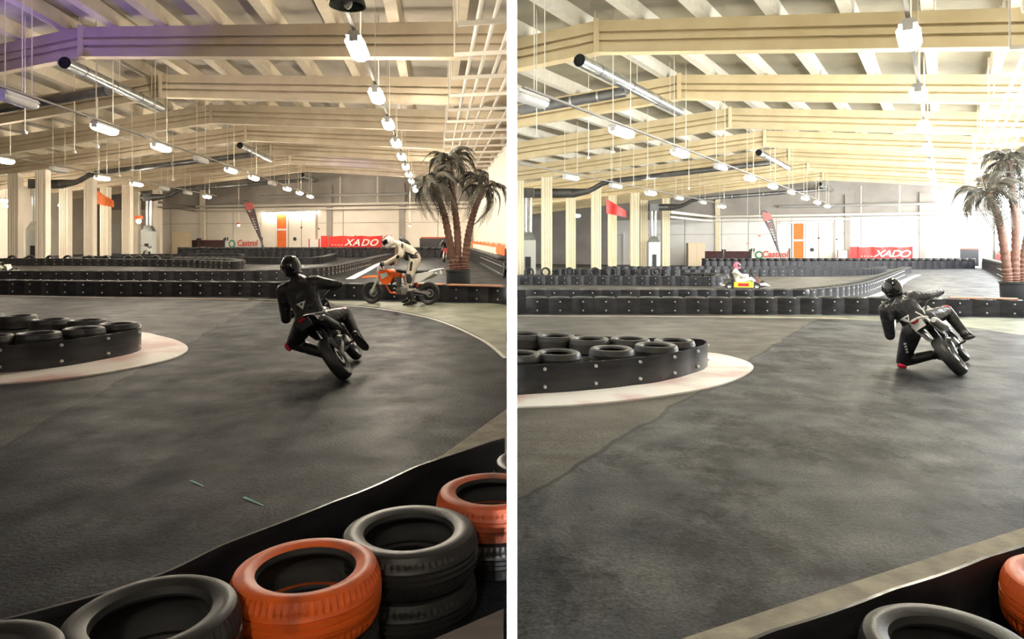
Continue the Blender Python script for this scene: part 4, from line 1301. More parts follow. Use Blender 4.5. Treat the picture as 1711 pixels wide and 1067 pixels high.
def palm(H, Y, potpx, trunks, label, crowns):
    p0 = H.A(potpx[0], potpx[1], Y); g = H.onfloor(p0)
    o = thing('potted_palm', label, 'palm', g)
    ph = p0.z - g.z; pr = potpx[2] / 2 * Y / F
    prof = [(0.0, 0.0), (pr * .86, 0.0), (pr * .9, 0.03), (pr * .97, ph - .06), (pr * 1.04, ph - .05), (pr * 1.04, ph), (pr * .95, ph), (pr * .94, ph - .08), (0.0, ph - .08)]
    MB().lathe(prof, 28, closed=False).obj('pot', M_pot, o)
    MB().cyl((0, 0, ph - .1), (0, 0, ph - .05), pr * .93, n=24).obj('soil', M_soil, o)
    rr = random.Random(5)
    for ti, tr in enumerate(trunks):
        pts = [H.A(px, py, Y + dy) for px, py, dy in tr]
        base = pts[0].copy(); base.z = g.z + ph - .12
        path = smooth_path([base] + pts, 7)
        # ringed trunk: radius steps like old leaf bases
        rs = []
        m = len(path)
        fine = []
        for i in range(m - 1):
            for q in range(3): fine.append(path[i].lerp(path[i + 1], q / 3))
        fine.append(path[-1])
        for i in range(len(fine)):
            f = i / (len(fine) - 1)
            rs.append((0.125 - 0.045 * f) * (1.0 + 0.10 * ((i % 3) - 1)) * (1.25 if f < .04 else 1))
        MB().tube(fine, rs, 12).obj('trunk', M_trunk, o, world=True)
        top = path[-1]
        tilt = (path[-1] - path[-4]).normalized()
        n = crowns[ti]
        for k in range(n):
            a = 2.4 * k + ti
            lift = 0.62 - 1.25 * (k / n)          # young fronds stand, old ones hang
            M = Matrix.Translation(top - tilt * 0.02 * k * .3) @ Vector((0, 0, 1)).rotation_difference(tilt).to_matrix().to_4x4() @ Matrix.Rotation(a, 4, 'Z') @ Matrix.Rotation(-lift, 4, 'Y') @ Matrix.Scale(rr.uniform(.8, 1.08), 4)
            f_ = put('frond', FR[0 if k < n * .4 else (1 if k < n * .7 else 2)], M_leaf, o)
            f_.matrix_basis = M; f_.matrix_parent_inverse = o.matrix_basis.inverted()
palm(DIM, 20.2, (766, 450, 43), [[(757, 440, 0), (746, 375, 0), (735, 335, -.1), (722, 306, -.2)], [(765, 440, .05), (764, 385, .1), (757, 330, .1), (749, 268, .1)], [(777, 440, 0), (783, 390, .1), (795, 345, .2), (809, 312, .3)]],
     'potted palm with three brown trunks and dry dark fronds, dim hall', (17, 20, 16))
palm(DAY, 19.0, (1699, 470, 50), [[(1683, 455, 0), (1673, 385, -.1), (1663, 350, -.1), (1650, 322, -.2)], [(1696, 455, .05), (1697, 385, .1), (1692, 325, .1), (1685, 268, .1)], [(1709, 455, .1), (1716, 400, .2), (1728, 360, .2), (1745, 325, .3)]],
     'potted palm with brown trunks against the glare, daylit hall', (17, 20, 15))
# ------------------------------------------------------------------ motorbikes
M_tyreslick = mat('slick_rubber', (0.014, 0.014, 0.015), (0.03, 0.03, 0.03), rough=0.5, scale=8)
M_alu = mat('aluminium', (0.55, 0.55, 0.54), rough=0.35, metal=0.9)
M_steel = mat('dark_steel', (0.07, 0.07, 0.075), rough=0.4, metal=0.7)
M_engine = mat('engine_grey', (0.16, 0.17, 0.16), (0.30, 0.30, 0.28), rough=0.4, metal=0.7, scale=12)
M_gold = mat('fork_light', (0.70, 0.68, 0.62), rough=0.3, metal=0.5)
M_seat = mat('seat_black', (0.02, 0.02, 0.02), rough=0.7)
M_taillight = mat('tail_light_red', (0.35, 0.01, 0.02), rough=0.25)

def wheel(root, cx, cz, R_, w, name, rimmat):
    Mx = Matrix.Translation((cx, 0, cz)) @ Matrix.Rotation(math.pi / 2, 4, 'X')
    hw = w / 2; rr = R_ - 0.075
    prof = [(rr, -hw * .62), (rr + .02, -hw * .92), (R_ - .03, -hw), (R_ - .012, -hw * .78), (R_ - .003, -hw * .4), (R_, 0), (R_ - .003, hw * .4), (R_ - .012, hw * .78), (R_ - .03, hw), (rr + .02, hw * .92), (rr, hw * .62)]
    w_ = MB().lathe(prof, 40, Mx).obj(name, M_tyreslick, root)
    rim = MB()
    rim.lathe([(rr + .004, -hw * .66), (rr + .004, hw * .66), (rr - .012, hw * .60), (rr - .028, 0), (rr - .012, -hw * .60)], 36, Mx)
    for k in range(8):
        a = k * math.pi / 4
        for s in (-1, 1):
            p0 = Mx @ Vector((0.03 * math.cos(a + .5 * s), .03 * math.sin(a + .5 * s), s * .03)); p1 = Mx @ Vector(((rr - .01) * math.cos(a + .18 * s), (rr - .01) * math.sin(a + .18 * s), 0))
            rim.cyl(p0, p1, .004, n=5)
    rim.obj('rim_and_spokes', rimmat, w_)
    MB().cyl(Mx @ Vector((0, 0, -.055)), Mx @ Vector((0, 0, .055)), .035, n=14).obj('hub', M_alu, w_)
    MB().lathe([(.065, .058), (.105, .058), (.105, .062), (.065, .062)], 28, Mx).obj('brake_disc', M_alu, w_)
    return w_

def loft_section(mb, stations):
    """stations: (x, z_low, z_high, half_width)"""
    loops = []
    for x, zl, zh, hw in stations:
        zc, hz = (zl + zh) / 2, (zh - zl) / 2
        loops.append([Vector((x, hw * c * (1.0), zc + hz * s)) for c, s in [(math.cos(a) * (abs(math.cos(a)) ** -.25 if abs(math.cos(a)) > .02 else 1), math.sin(a)) for a in [2 * math.pi * k / 12 for k in range(12)]]])
    return mb.loft(loops)

def motorbike(M, label, col, panel, tail, seatm, wb=1.27, group=None):
    """col: shrouds and fender, panel: side panels and plate, tail: tail piece. Local frame: x ahead, y to its left, z up, origin under the rear axle"""
    o = thing('motorbike', label, 'motorbike', M=M, group=group)
    rz = 0.275
    wheel(o, 0, rz, rz, .135, 'rear_wheel', M_steel)
    wheel(o, wb, rz, rz, .110, 'front_wheel', M_steel)
    hx = wb - 0.30                      # steering head
    for s in (-1, 1):
        f = MB().cyl((wb, s * .085, rz), (wb - .13, s * .085, .54), .030, .030, n=12).obj('fork_leg', M_gold, o)
        MB().cyl((wb - .13, s * .085, .54), (hx + .02, s * .085, .86), .024, n=12).obj('fork_tube', M_gold, f)
        MB().bar((0, s * .088, rz), (.50, s * .075, .37), .035, .055).obj('swingarm', M_alu, o, smooth=0)
    MB().box((hx + .03, 0, .83), (.07, .25, .035)).box((hx + .07, 0, .68), (.07, .25, .035)).obj('triple_clamp', M_steel, o, smooth=0)
    hb = MB().tube(smooth_path([(hx - .10, -.40, .97), (hx - .06, -.30, .98), (hx + .01, -.13, .95), (hx + .02, -.05, .885), (hx + .02, .05, .885), (hx + .01, .13, .95), (hx - .06, .30, .98), (hx - .10, .40, .97)], 4), .012, 8).obj('handlebar', M_steel, o)
    for s in (-1, 1):
        MB().cyl((hx - .105, s * .41, .97), (hx - .067, s * .29, .98), .019, n=10).obj('grip', M_seat, hb)
        MB().tube([(hx - .02, s * .27, .975), (hx + .02, s * .30, .965), (hx - .01, s * .40, .955)], .007, 6).obj('lever', M_alu, hb)
    MB().cyl((hx - .02, 0, .68), (hx + .02, 0, .82), .035, n=12).tube([(hx, .0, .72), (hx - .30, .0, .68), (.42, 0, .66)], .024, 8).tube([(hx + .01, 0, .68), (hx - .06, .0, .45), (hx - .17, 0, .28), (.58, 0, .25)], .022, 8).tube([(.44, .0, .66), (.47, .0, .36), (.58, 0, .25)], .026, 8).tube([(.46, .08, .64), (.10, .07, .74), (-.02, .05, .76)], .012, 6).tube([(.46, -.08, .64), (.10, -.07, .74), (-.02, -.05, .76)], .012, 6).obj('frame', col if col.name.startswith('bike_orange') else M_steel, o)
    en = loft_section(MB(), [(.50, .27, .44, .06), (.53, .24, .48, .10), (.68, .23, .47, .115), (.80, .26, .43, .09), (.83, .29, .40, .05)]).obj('engine_case', M_engine, o)
    cy = MB()
    for k in range(6):
        z = .46 + .028 * k
        cy.box((.74 + .012 * k, 0, z), (.14, .15, .012))
    cy.box((.77, 0, .54), (.10, .11, .20)); cy.box((.80, 0, .645), (.13, .13, .05))
    cy.obj('cylinder', M_engine, en, smooth=0)
    MB().cyl((.66, -.10, .34), (.66, -.135, .34), .085, n=20).obj('clutch_cover', M_alu, en)
    MB().cyl((.60, .10, .33), (.60, .125, .33), .075, n=20).obj('sprocket_cover', M_alu, en)
    MB().tube([(.12, .10, .275), (.55, .10, .385)], .008, 6).tube([(.10, .10, .215), (.55, .10, .28)], .008, 6).obj('chain', M_steel, o)
    ex = MB().tube(smooth_path([(.84, -.02, .58), (.98, -.05, .50), (.96, -.10, .36), (.80, -.14, .38), (.55, -.15, .48), (.36, -.15, .56)], 5), .022, 10).obj('exhaust_pipe', M_steel, o)
    MB().tube([(.38, -.15, .555), (.33, -.155, .575), (-.12, -.16, .735), (-.16, -.16, .75)], [.03, .052, .052, .03], 14).obj('muffler', M_steel if col is MATS['bike_black_plastic'] else M_alu, ex)
    loft_section(MB(), [(hx - .02, .66, .80, .05), (hx - .10, .63, .86, .12), (hx - .25, .64, .87, .125), (hx - .40, .66, .82, .09), (hx - .46, .69, .80, .05)]).obj('fuel_tank', col, o)
    for s in (-1, 1):
        sh = MB().prism([(hx + .10, .80), (hx - .12, .86), (hx - .30, .70), (hx - .20, .52), (hx - .02, .48), (hx + .06, .62)], .02, lambda a, b, w, s=s: Vector((a, s * (.135 + .05 * max(0, a - hx + .15)) + w, b))).obj('shroud', col, o, smooth=0)
        MB().prism([(hx + .04, .74), (hx - .12, .79), (hx - .18, .70), (hx + .0, .62)], .006, lambda a, b, w, s=s: Vector((a, s * (.150 + .05 * max(0, a - hx + .15)) + w, b))).obj('shroud_graphic', panel, sh, smooth=0)
        MB().prism([(.44, .74), (.40, .52), (.20, .56), (-.10, .74), (-.16, .82), (.10, .80)], .018, lambda a, b, w, s=s: Vector((a, s * (.10) + w, b))).obj('side_panel', panel, o, smooth=0)
        MB().cyl((.50, s * .09, .30), (.50, s * .23, .30), .014, n=8).obj('footpeg', M_steel, o)
    loft_section(MB(), [(hx - .30, .80, .86, .06), (hx - .38, .77, .86, .10), (.40, .74, .825, .125), (.20, .76, .84, .13), (.0, .79, .865, .11), (-.10, .82, .87, .06)]).obj('seat', seatm, o)
    loft_section(MB(), [(.06, .76, .82, .11), (-.10, .80, .855, .11), (-.26, .84, .885, .09), (-.36, .87, .895, .05)]).obj('tail_fender', tail, o)
    MB().box((-.30, 0, .80), (.02, .14, .10)).obj('rear_plate', tail, o, smooth=0)
    MB().ell((-.33, 0, .855), (.03, .05, .025), 10, 6).obj('tail_light', M_taillight, o)
    MB().cyl((.30, 0, .42), (.40, 0, .70), .045, n=12).obj('shock_absorber', M_taillight if col.name.startswith('bike_orange') else M_steel, o)
    # high front fender, curved over the wheel
    fl = []
    for j in range(9):
        f = j / 8; x = hx - .06 + .62 * f; z = .665 + .04 * math.sin(f * 2.6) - .03 * f
        hw = .075 - .04 * f ** 3
        fl.append([Vector((x, -hw, z - .025)), Vector((x, 0, z + .012)), Vector((x, hw, z - .025)), Vector((x, hw, z - .032)), Vector((x, 0, z)), Vector((x, -hw, z - .032))])
    MB().loft(fl).obj('front_fender', col, o)
    MB().prism([(-.10, .93), (.10, .93), (.12, .82), (.08, .70), (-.08, .70), (-.12, .82)], .02, lambda a, b, w: Vector((hx + .13 + w - .10 * (b - .8), a, b))).obj('number_plate', panel, o, smooth=0)
    return o

def bike_matrix(H, rear, front, lean, wb=1.27):
    a, b = H.G(*rear), H.G(*front)
    d = (b - a); x = d.normalized(); z = Vector((0, 0, 1)); y = z.cross(x).normalized(); z = x.cross(y)
    M = Matrix((x, y, z)).transposed().to_4x4(); M.translation = a
    # tyres have round crowns: lift so that the leaned carcass still touches
    lift = 0.0675 * math.sin(abs(lean)) * 0.55
    return Matrix.Translation((0, 0, lift)) @ M @ Matrix.Rotation(-lean, 4, 'X')

# ------------------------------------------------------------------ people
from mathutils.bvhtree import BVHTree
def fuse(mb, voxel, smooth, name):
    me = mb.mesh(name, 0)
    o = bpy.data.objects.new('tmp_body', me); COL.objects.link(o)
    r = o.modifiers.new('r', 'REMESH'); r.mode = 'VOXEL'; r.voxel_size = voxel; r.adaptivity = 0
    if smooth:
        s = o.modifiers.new('s', 'SMOOTH'); s.factor = 0.5; s.iterations = smooth
    dg = bpy.context.evaluated_depsgraph_get(); dg.update()
    me2 = bpy.data.meshes.new_from_object(o.evaluated_get(dg))
    bpy.data.objects.remove(o); bpy.data.meshes.remove(me)
    me2.shade_smooth(); me2.name = name
    return me2

def limb(mb, pts, rs, n=12):
    path = []; rad = []
    for i in range(len(pts) - 1):
        for j in range(5):
            path.append(Vector(pts[i]).lerp(Vector(pts[i + 1]), j / 5)); rad.append(rs[i] + (rs[i + 1] - rs[i]) * j / 5)
    path.append(Vector(pts[-1])); rad.append(rs[-1])
    mb.tube(path, rad, n)
    for p, r in zip(pts, rs): mb.ell(p, r, 12, 8)

def glove(parent, wrist, elbow, grip, axis, m, k=1.0):
    """a gloved hand closed round a grip: palm, four fingers over the bar, thumb under it"""
    mb = MB()
    wrist, grip, axis = Vector(wrist), Vector(grip), Vector(axis).normalized()
    fwd = (grip - wrist); fwd = (fwd - axis * fwd.dot(axis))
    fwd = fwd.normalized() if fwd.length > 1e-4 else (wrist - Vector(elbow)).normalized()
    up = axis.cross(fwd).normalized()
    if up.z < 0: up = -up
    palm = grip - fwd * .035 * k + up * .012 * k
    mb.tube([wrist, wrist.lerp(palm, .5), palm], [.036 * k, .040 * k, .040 * k], 10)
    mb.ell(wrist, .036 * k, 10, 8)
    for j, (off, ln) in enumerate(((-.036, .90), (-.012, 1.0), (.012, .95), (.034, .78))):
        b0 = palm + axis * off * k
        r = .0105 * k
        pts = [b0 + up * .018 * k, b0 + fwd * .042 * k * ln + up * .034 * k, b0 + fwd * .075 * k * ln + up * .012 * k, b0 + fwd * .066 * k * ln - up * .026 * k, b0 + fwd * .040 * k * ln - up * .034 * k]
        mb.tube(smooth_path(pts, 3), r, 8)
        mb.ell(pts[-1], r, 8, 6)
    b0 = palm - axis * .04 * k
    pts = [b0 - up * .01 * k, b0 + fwd * .02 * k - up * .028 * k - axis * .008 * k, b0 + fwd * .055 * k - up * .022 * k]
    mb.tube(smooth_path(pts, 3), .0125 * k, 8); mb.ell(pts[-1], .0125 * k, 8, 6)
    return put('glove', fuse(mb, .0065 * k, 2, 'glove'), m, parent, world=True)

def boot(parent, ankle, toe, knee, m, k=1.0):
    ankle, toe, knee = Vector(ankle), Vector(toe), Vector(knee)
    d = (toe - ankle); up = (knee - ankle).normalized()
    fw = (d - up * d.dot(up)); fw = fw.normalized() if fw.length > .01 else d.normalized()
    mb = MB()
    sole = ankle - up * .075 * k
    mb.tube([ankle + up * .20 * k, ankle + up * .08 * k, ankle], [.066 * k, .058 * k, .055 * k], 12)
    mb.ell(sole - fw * .035 * k + up * .03 * k, .047 * k, 12, 8)
    mb.tube([ankle - up * .01 * k, ankle + fw * .06 * k - up * .035 * k, ankle + fw * .13 * k - up * .055 * k, ankle + fw * .19 * k - up * .062 * k], [.052 * k, .047 * k, .042 * k, .030 * k], 12)
    mb.ell(ankle + fw * .19 * k - up * .062 * k, .030 * k, 10, 8)
    b = put('boot', fuse(mb, .010 * k, 2, 'boot'), m, parent, world=True)
    x, y = fw, up.cross(fw).normalized()
    s = MB()
    loop = [(-.085, 0), (-.07, .035), (0, .04), (.09, .046), (.17, .04), (.215, .012), (.215, -.012), (.17, -.04), (.09, -.046), (0, -.04), (-.07, -.035)]
    s.loft([[sole + (x * a + y * c) * k + up * h * k for a, c in loop] for h in (-.022, -.002)])
    s.obj('sole', M_seat, b, smooth=0)
    return b

def helmet(parent, c, fwd, up, m, mv, k=1.0, stripe=None):
    c, f, u = Vector(c), Vector(fwd).normalized(), Vector(up).normalized()
    l = u.cross(f).normalized(); u = f.cross(l)
    B = Matrix((f, l, u)).transposed()
    mb = MB()
    mb.ell(c, (.150 * k, .125 * k, .145 * k), 20, 14, B)
    mb.ell(c + B @ Vector((.055 * k, 0, -.075 * k)), (.100 * k, .095 * k, .080 * k), 16, 10, B)
    mb.ell(c + B @ Vector((-.03 * k, 0, -.07 * k)), (.105 * k, .108 * k, .075 * k), 16, 10, B)
    h = put('helmet', fuse(mb, .010 * k, 3, 'helmet'), m, parent, world=True)
    # visor: a band across the face opening
    rows = []
    for i in range(6):
        el = math.radians(-14 + 44 * i / 5)
        rows.append([c + B @ Vector((.156 * k * math.cos(el) * math.cos(az), .132 * k * math.cos(el) * math.sin(az), .150 * k * math.sin(el) - .005)) for az in [math.radians(-78 + 156 * j / 12) for j in range(13)]])
    v = MB().grid(rows).obj('visor', mv, h)
    md = v.modifiers.new('t', 'SOLIDIFY'); md.thickness = .006 * k; md.offset = -1
    if stripe:
        for s in (-1, 1):
            pts = [c + B @ Vector((.153 * k * math.cos(t) * .98, s * .055 * k, .146 * k * math.sin(t) * .99)) for t in [math.radians(50 + 100 * j / 10) for j in range(11)]]
            q = MB().tube(pts, .016 * k, 6, flat=.5).obj('helmet_stripe', stripe, h)
    return h

def person(label, J, suit, hel, visor, glovem, bootm, look, headup, group=None, k=1.0, voxel=.013, stripe=None, grips=None, hatch=None):
    """J: joints in the world; the body is one fused surface"""
    g = {a: Vector(b) for a, b in J.items()}
    mb = MB()
    lat = (g['shl'] - g['shr']); latn = lat.normalized()
    hl = (g['hipl'] - g['hipr']).normalized()
    pel = (g['hipl'] + g['hipr']) / 2; ches = (g['shl'] + g['shr']) / 2
    spine = [pel - (ches - pel).normalized() * .06 * k, pel + (g['waist'] - pel) * .35, g['waist'], g['waist'].lerp(ches, .55), ches.lerp(g['waist'], .10), ches.lerp(g['neck'], .55), g['neck']]
    wid = [.160, .198, .172, .198, .210, .128, .072]; dep = [.128, .158, .132, .148, .138, .100, .068]
    loops = []
    for i, p in enumerate(spine):
        t = (spine[min(i + 1, 6)] - spine[max(i - 1, 0)]).normalized()
        l = hl.lerp(latn, min(1, i / 4)); l = (l - t * l.dot(t)).normalized(); b = t.cross(l)
        loops.append([p + (l * math.cos(a) * wid[i] + b * math.sin(a) * dep[i]) * k for a in [2 * math.pi * q / 18 for q in range(18)]])
    fine = []
    for i in range(6):
        for q in range(3): fine.append([x.lerp(y, q / 3) for x, y in zip(loops[i], loops[i + 1])])
    fine.append(loops[-1]); mb.loft(fine)
    limb(mb, [g['neck'] - (g['head'] - g['neck']) * .2, g['head'].lerp(g['neck'], .4)], [.062 * k, .058 * k])
    for s in 'lr':
        limb(mb, [ches.lerp(g['sh' + s], .72), g['sh' + s], g['el' + s], g['wr' + s]], [.104 * k, .094 * k, .067 * k, .050 * k])
        limb(mb, [g['hip' + s], g['hip' + s].lerp(g['kn' + s], .35), g['kn' + s], g['kn' + s].lerp(g['an' + s], .35), g['an' + s]], [.130 * k, .118 * k, .082 * k, .078 * k, .056 * k])
        limb(mb, [g['an' + s], g['an' + s].lerp(g['to' + s], .3)], [.046 * k, .036 * k])
        limb(mb, [g['wr' + s], g['wr' + s] + (g['wr' + s] - g['el' + s]).normalized() * .05 * k], [.040 * k, .030 * k])
    me = fuse(mb, voxel, 5, 'person')
    base = Vector((pel.x, pel.y, 0))
    me.transform(Matrix.Translation(-base))
    o = put('person', me, suit); o.location = base
    o.matrix_basis = Matrix.Translation(base)
    tag(o, label, 'person', group)
    helmet(o, g['head'], look, headup, hel, visor, k, stripe)
    for s in 'lr':
        boot(o, g['an' + s], g['to' + s], g['kn' + s], bootm, k * 1.15)
        ax = latn
        if grips: gp, ax = grips[s]
        else: gp = g['wr' + s] + (g['wr' + s] - g['el' + s]).normalized() * .07 * k
        glove(o, g['wr' + s], g['el' + s], gp, ax, glovem, k * 1.22)
    me_w = me.copy(); me_w.transform(Matrix.Translation(base))
    bm = bmesh.new(); bm.from_mesh(me_w); bvh = BVHTree.FromBMesh(bm); bm.free(); bpy.data.meshes.remove(me_w)
    return o, bvh, g

def on_body(H, bvh, px, py, off=.004):
    d = Vector(((px - CX) / F, 1, -(py - HY) / F)).normalized()
    loc, nor, *_ = bvh.ray_cast(Vector((0, 0, EYE)), d)
    if loc is None: return None
    return loc - d * off
def near_body(H, bvh, px, py, cx_, cy_):
    for j in range(12):
        q = on_body(H, bvh, px + (cx_ - px) * j / 14, py + (cy_ - py) * j / 14)
        if q is not None: return q
    return None
def decal(H, bvh, o, pxs, m, name, th=.004):
    """a patch sewn on the suit: its corners lie on the body"""
    n = 6; cx_ = sum(p[0] for p in pxs) / len(pxs); cy_ = sum(p[1] for p in pxs) / len(pxs)
    rim = []
    for (a, b), (c, d) in zip(pxs, pxs[1:] + pxs[:1]):
        for j in range(n): rim.append((a + (c - a) * j / n, b + (d - b) * j / n))
    mb = MB(); rings = []
    for f in (1.0, .66, .33):
        rings.append([near_body(H, bvh, cx_ + (x - cx_) * f, cy_ + (y - cy_) * f, cx_, cy_) for x, y in rim])
    c0 = on_body(H, bvh, cx_, cy_)
    if c0 is None or any(p is None for r in rings for p in r): return None
    N = len(rim); P = [p for r in rings for p in r] + [c0]
    fs = [(i * N + k, i * N + (k + 1) % N, (i + 1) * N + (k + 1) % N, (i + 1) * N + k) for i in range(2) for k in range(N)] + [(2 * N + k, 2 * N + (k + 1) % N, 3 * N) for k in range(N)]
    mb.add(P, fs)
    q = mb.obj(name, m, o, world=True)
    s = q.modifiers.new('t', 'SOLIDIFY'); s.thickness = th
    return q

M_leather = mat('black_leather', (0.008, 0.008, 0.009), (0.016, 0.016, 0.017), rough=0.36, scale=14, bump=0.9, bscale=17)
M_leather2 = mat('black_leather_sheen', (0.012, 0.013, 0.016), (0.024, 0.025, 0.03), rough=0.30, scale=14, bump=0.9, bscale=17)
M_whitesuit = mat('cream_leather', (0.68, 0.61, 0.50), (0.58, 0.51, 0.41), rough=0.5, scale=10, bump=0.8, bscale=17)
M_helblack = mat('helmet_black', (0.008, 0.008, 0.009), rough=0.12, coat=0.6)
M_helwhite = mat('helmet_white', (0.78, 0.76, 0.72), rough=0.2, coat=0.5)
M_visor = mat('visor_dark', (0.01, 0.01, 0.012), rough=0.08)
M_glove = mat('glove_black', (0.014, 0.014, 0.015), rough=0.6)
M_boot = mat('boot_black', (0.012, 0.012, 0.012), rough=0.45)
M_slider = mat('knee_slider_red', (0.62, 0.02, 0.06), rough=0.4)
M_patch = mat('white_patch', (0.72, 0.72, 0.70), rough=0.5)
M_bikedark = mat('bike_black_plastic', (0.015, 0.015, 0.017), rough=0.35)
M_bikewhite = mat('bike_white_plastic', (0.80, 0.80, 0.78), rough=0.3)
M_bikeorange = mat('bike_orange_plastic', (0.85, 0.13, 0.015), rough=0.3)
M_bikered = mat('bike_red_plastic', (0.45, 0.02, 0.03), rough=0.35)
M_bikesilver = mat('bike_silver_plastic', (0.42, 0.43, 0.44), rough=0.3, metal=0.3)

def joints(H, Y0, d):
    return {k_: H.A(px, py, Y0 + dy) for k_, (px, py, dy) in d.items()}

def slider(o, p, fwd, m=None, r=.062):
    fwd = Vector(fwd).normalized()
    x, y, z = frame(fwd)
    B = Matrix((x, y, z)).transposed()
    MB().ell(p, (r, r, r * .55), 14, 8, B).obj('knee_slider', m or M_slider, o, world=True)

# --- leaning rider, dim hall
H = DIM
MBk = bike_matrix(H, (582, 634), (598, 606), math.radians(33))
bk1 = motorbike(MBk, 'dark motorbike leaning hard into the bend, dim hall', M_bikedark, M_bikedark, M_bikedark, M_seat)
Y0 = H.G(582, 634).y
gl = {'l': (MBk @ Vector((.88, .345, .975)), MBk.to_3x3() @ Vector((.1, 1, 0))), 'r': (MBk @ Vector((.88, -.345, .975)), MBk.to_3x3() @ Vector((.1, -1, 0)))}
J = joints(H, Y0, dict(hipl=(507, 545, .46), hipr=(537, 536, .46), waist=(514, 513, .50), shl=(474, 486, .62), shr=(527, 472, .66), neck=(494, 462, .70), head=(486, 445, .76),
                       ell=(478, 532, .66), elr=(552, 475, .72), knl=(489, 573, .74), knr=(577, 523, .84), anl=(538, 589, .50), anr=(594, 558, .56), tol=(552, 600, .66), tor=(606, 570, .72)))
J['wrl'] = gl['l'][0] - (MBk.to_3x3() @ Vector((.085, -.02, -.02))); J['wrr'] = gl['r'][0] - (MBk.to_3x3() @ Vector((.085, .02, -.02)))
rd1, bv1, g1 = person('person in black leathers and black helmet hanging off a leaning motorbike, dim hall', J, M_leather, M_helblack, M_visor, M_glove, M_boot,
                      (-.35, .85, -.05), (-.25, .1, .95), grips=gl)
decal(H, bv1, rd1, [(495, 508), (510, 502), (506, 517)], M_patch, 'back_emblem')
decal(H, bv1, rd1, [(501, 508), (506, 506), (505, 511)], M_glove, 'emblem_mark', .007)
slider(rd1, g1['knl'] + Vector((-.05, -.02, -.045)), (-.8, -.2, -.5)); slider(rd1, g1['knr'] + Vector((.0, -.0, .055)), (0.2, .2, .9), r=.05)

# --- leaning rider, daylit hall
H = DAY
MBk2 = bike_matrix(H, (1612, 628), (1617, 604.5), math.radians(38))
bk2 = motorbike(MBk2, 'white and silver motorbike leaning hard into the bend, daylit hall', M_bikesilver, M_bikewhite, M_bikewhite, M_bikewhite)
Y0 = H.G(1612, 628).y
gl = {'l': (MBk2 @ Vector((.88, .345, .975)), MBk2.to_3x3() @ Vector((.1, 1, 0))), 'r': (MBk2 @ Vector((.88, -.345, .975)), MBk2.to_3x3() @ Vector((.1, -1, 0)))}
J = joints(H, Y0, dict(hipl=(1524, 552, .42), hipr=(1548, 534, .42), waist=(1522, 527, .46), shl=(1480, 517, .50), shr=(1524, 496, .58), neck=(1500, 496, .60), head=(1491, 481, .64),
                       ell=(1487, 560, .52), elr=(1548, 494, .66), knl=(1508, 603, .62), knr=(1582, 520, .66), anl=(1560, 592, .42), anr=(1608, 553, .50), tol=(1575, 601, .58), tor=(1624, 562, .60)))
J['wrl'] = gl['l'][0] - (MBk2.to_3x3() @ Vector((.085, -.02, -.02))); J['wrr'] = gl['r'][0] - (MBk2.to_3x3() @ Vector((.085, .02, -.02)))
rd2, bv2, g2 = person('person in black leathers with knee on the floor beside a leaning motorbike, daylit hall', J, M_leather2, M_helblack, M_visor, M_glove, M_boot,
                      (.25, .9, -.05), (-.2, .1, .95), grips=gl)
decal(H, bv2, rd2, [(1503, 534), (1518, 525), (1520, 539)], M_patch, 'back_emblem')
decal(H, bv2, rd2, [(1512, 531), (1517, 529), (1517, 534)], M_glove, 'emblem_mark', .007)
slider(rd2, g2['knl'] + Vector((-.02, -.02, -.065)), (-.4, -.2, -.9)); slider(rd2, g2['knr'] + Vector((.0, .0, .055)), (0.2, .1, .9), r=.055)
for a_, b_ in (((1527, 498), (1541, 512)), ((1541, 512), (1546, 524)), ((1497, 500), (1488, 512)), ((1530, 520), (1548, 530))):
    decal(H, bv2, rd2, [a_, b_, (b_[0] - 1.4, b_[1] + 1.4), (a_[0] - 1.4, a_[1] + 1.4)], M_patch, 'suit_piping')
for j in range(4):
    px, py = 1510 + j * 1.2, 573 + 4.6 * j
    decal(H, bv2, rd2, [(px, py), (px + 4, py - .6), (px + 4.4, py + 2.2), (px + .4, py + 2.8)], M_patch, 'thigh_lettering')

# --- rider in white standing over the orange bike
H = DIM
MBk3 = bike_matrix(H, (717, 508.5), (622, 507), 0.0)
wb3 = (H.G(717, 508.5) - H.G(622, 507)).length
bk3 = motorbike(MBk3, 'orange and white motorbike standing by the barrier', M_bikeorange, M_bikewhite, M_bikewhite, M_seat, wb=wb3)
Y0 = H.G(690, 508).y
hx = wb3 - .30
gl = {'l': (MBk3 @ Vector((hx - .08, .345, .975)), MBk3.to_3x3() @ Vector((.1, 1, 0))), 'r': (MBk3 @ Vector((hx - .08, -.345, .975)), MBk3.to_3x3() @ Vector((.1, -1, 0)))}
J = joints(H, Y0, dict(hipl=(694, 434, -.11), hipr=(694, 433, .11), waist=(688, 422, 0), shl=(671, 411, -.21), shr=(668, 409, .21), neck=(662, 406, 0), head=(649, 403, 0),
                       ell=(670, 426, -.34), elr=(664, 424, .36), knl=(682, 467, -.24), knr=(679, 465, .24), anl=(689, 501, -.30), anr=(686, 497.5, .32), tol=(673, 508, -.33), tor=(669, 504, .36)))
J['wrl'] = gl['l'][0] - (MBk3.to_3x3() @ Vector((.085, -.02, -.03))); J['wrr'] = gl['r'][0] - (MBk3.to_3x3() @ Vector((.085, .02, -.03)))
rd3, bv3, g3 = person('person in cream leathers and white helmet bent over an orange motorbike', J, M_whitesuit, M_helwhite, M_visor, M_glove, M_boot,
                      (-.85, -.30, -.42), (-.35, 0, .93), grips=gl, stripe=M_slider)
hump = g3['waist'].lerp((g3['shl'] + g3['shr']) / 2, .80) + Vector((.05, 0, .125))
MB().ell(hump, (.17, .12, .065), 16, 10, Matrix.Rotation(.60, 3, 'Y')).obj('back_hump', M_glove, rd3, world=True)
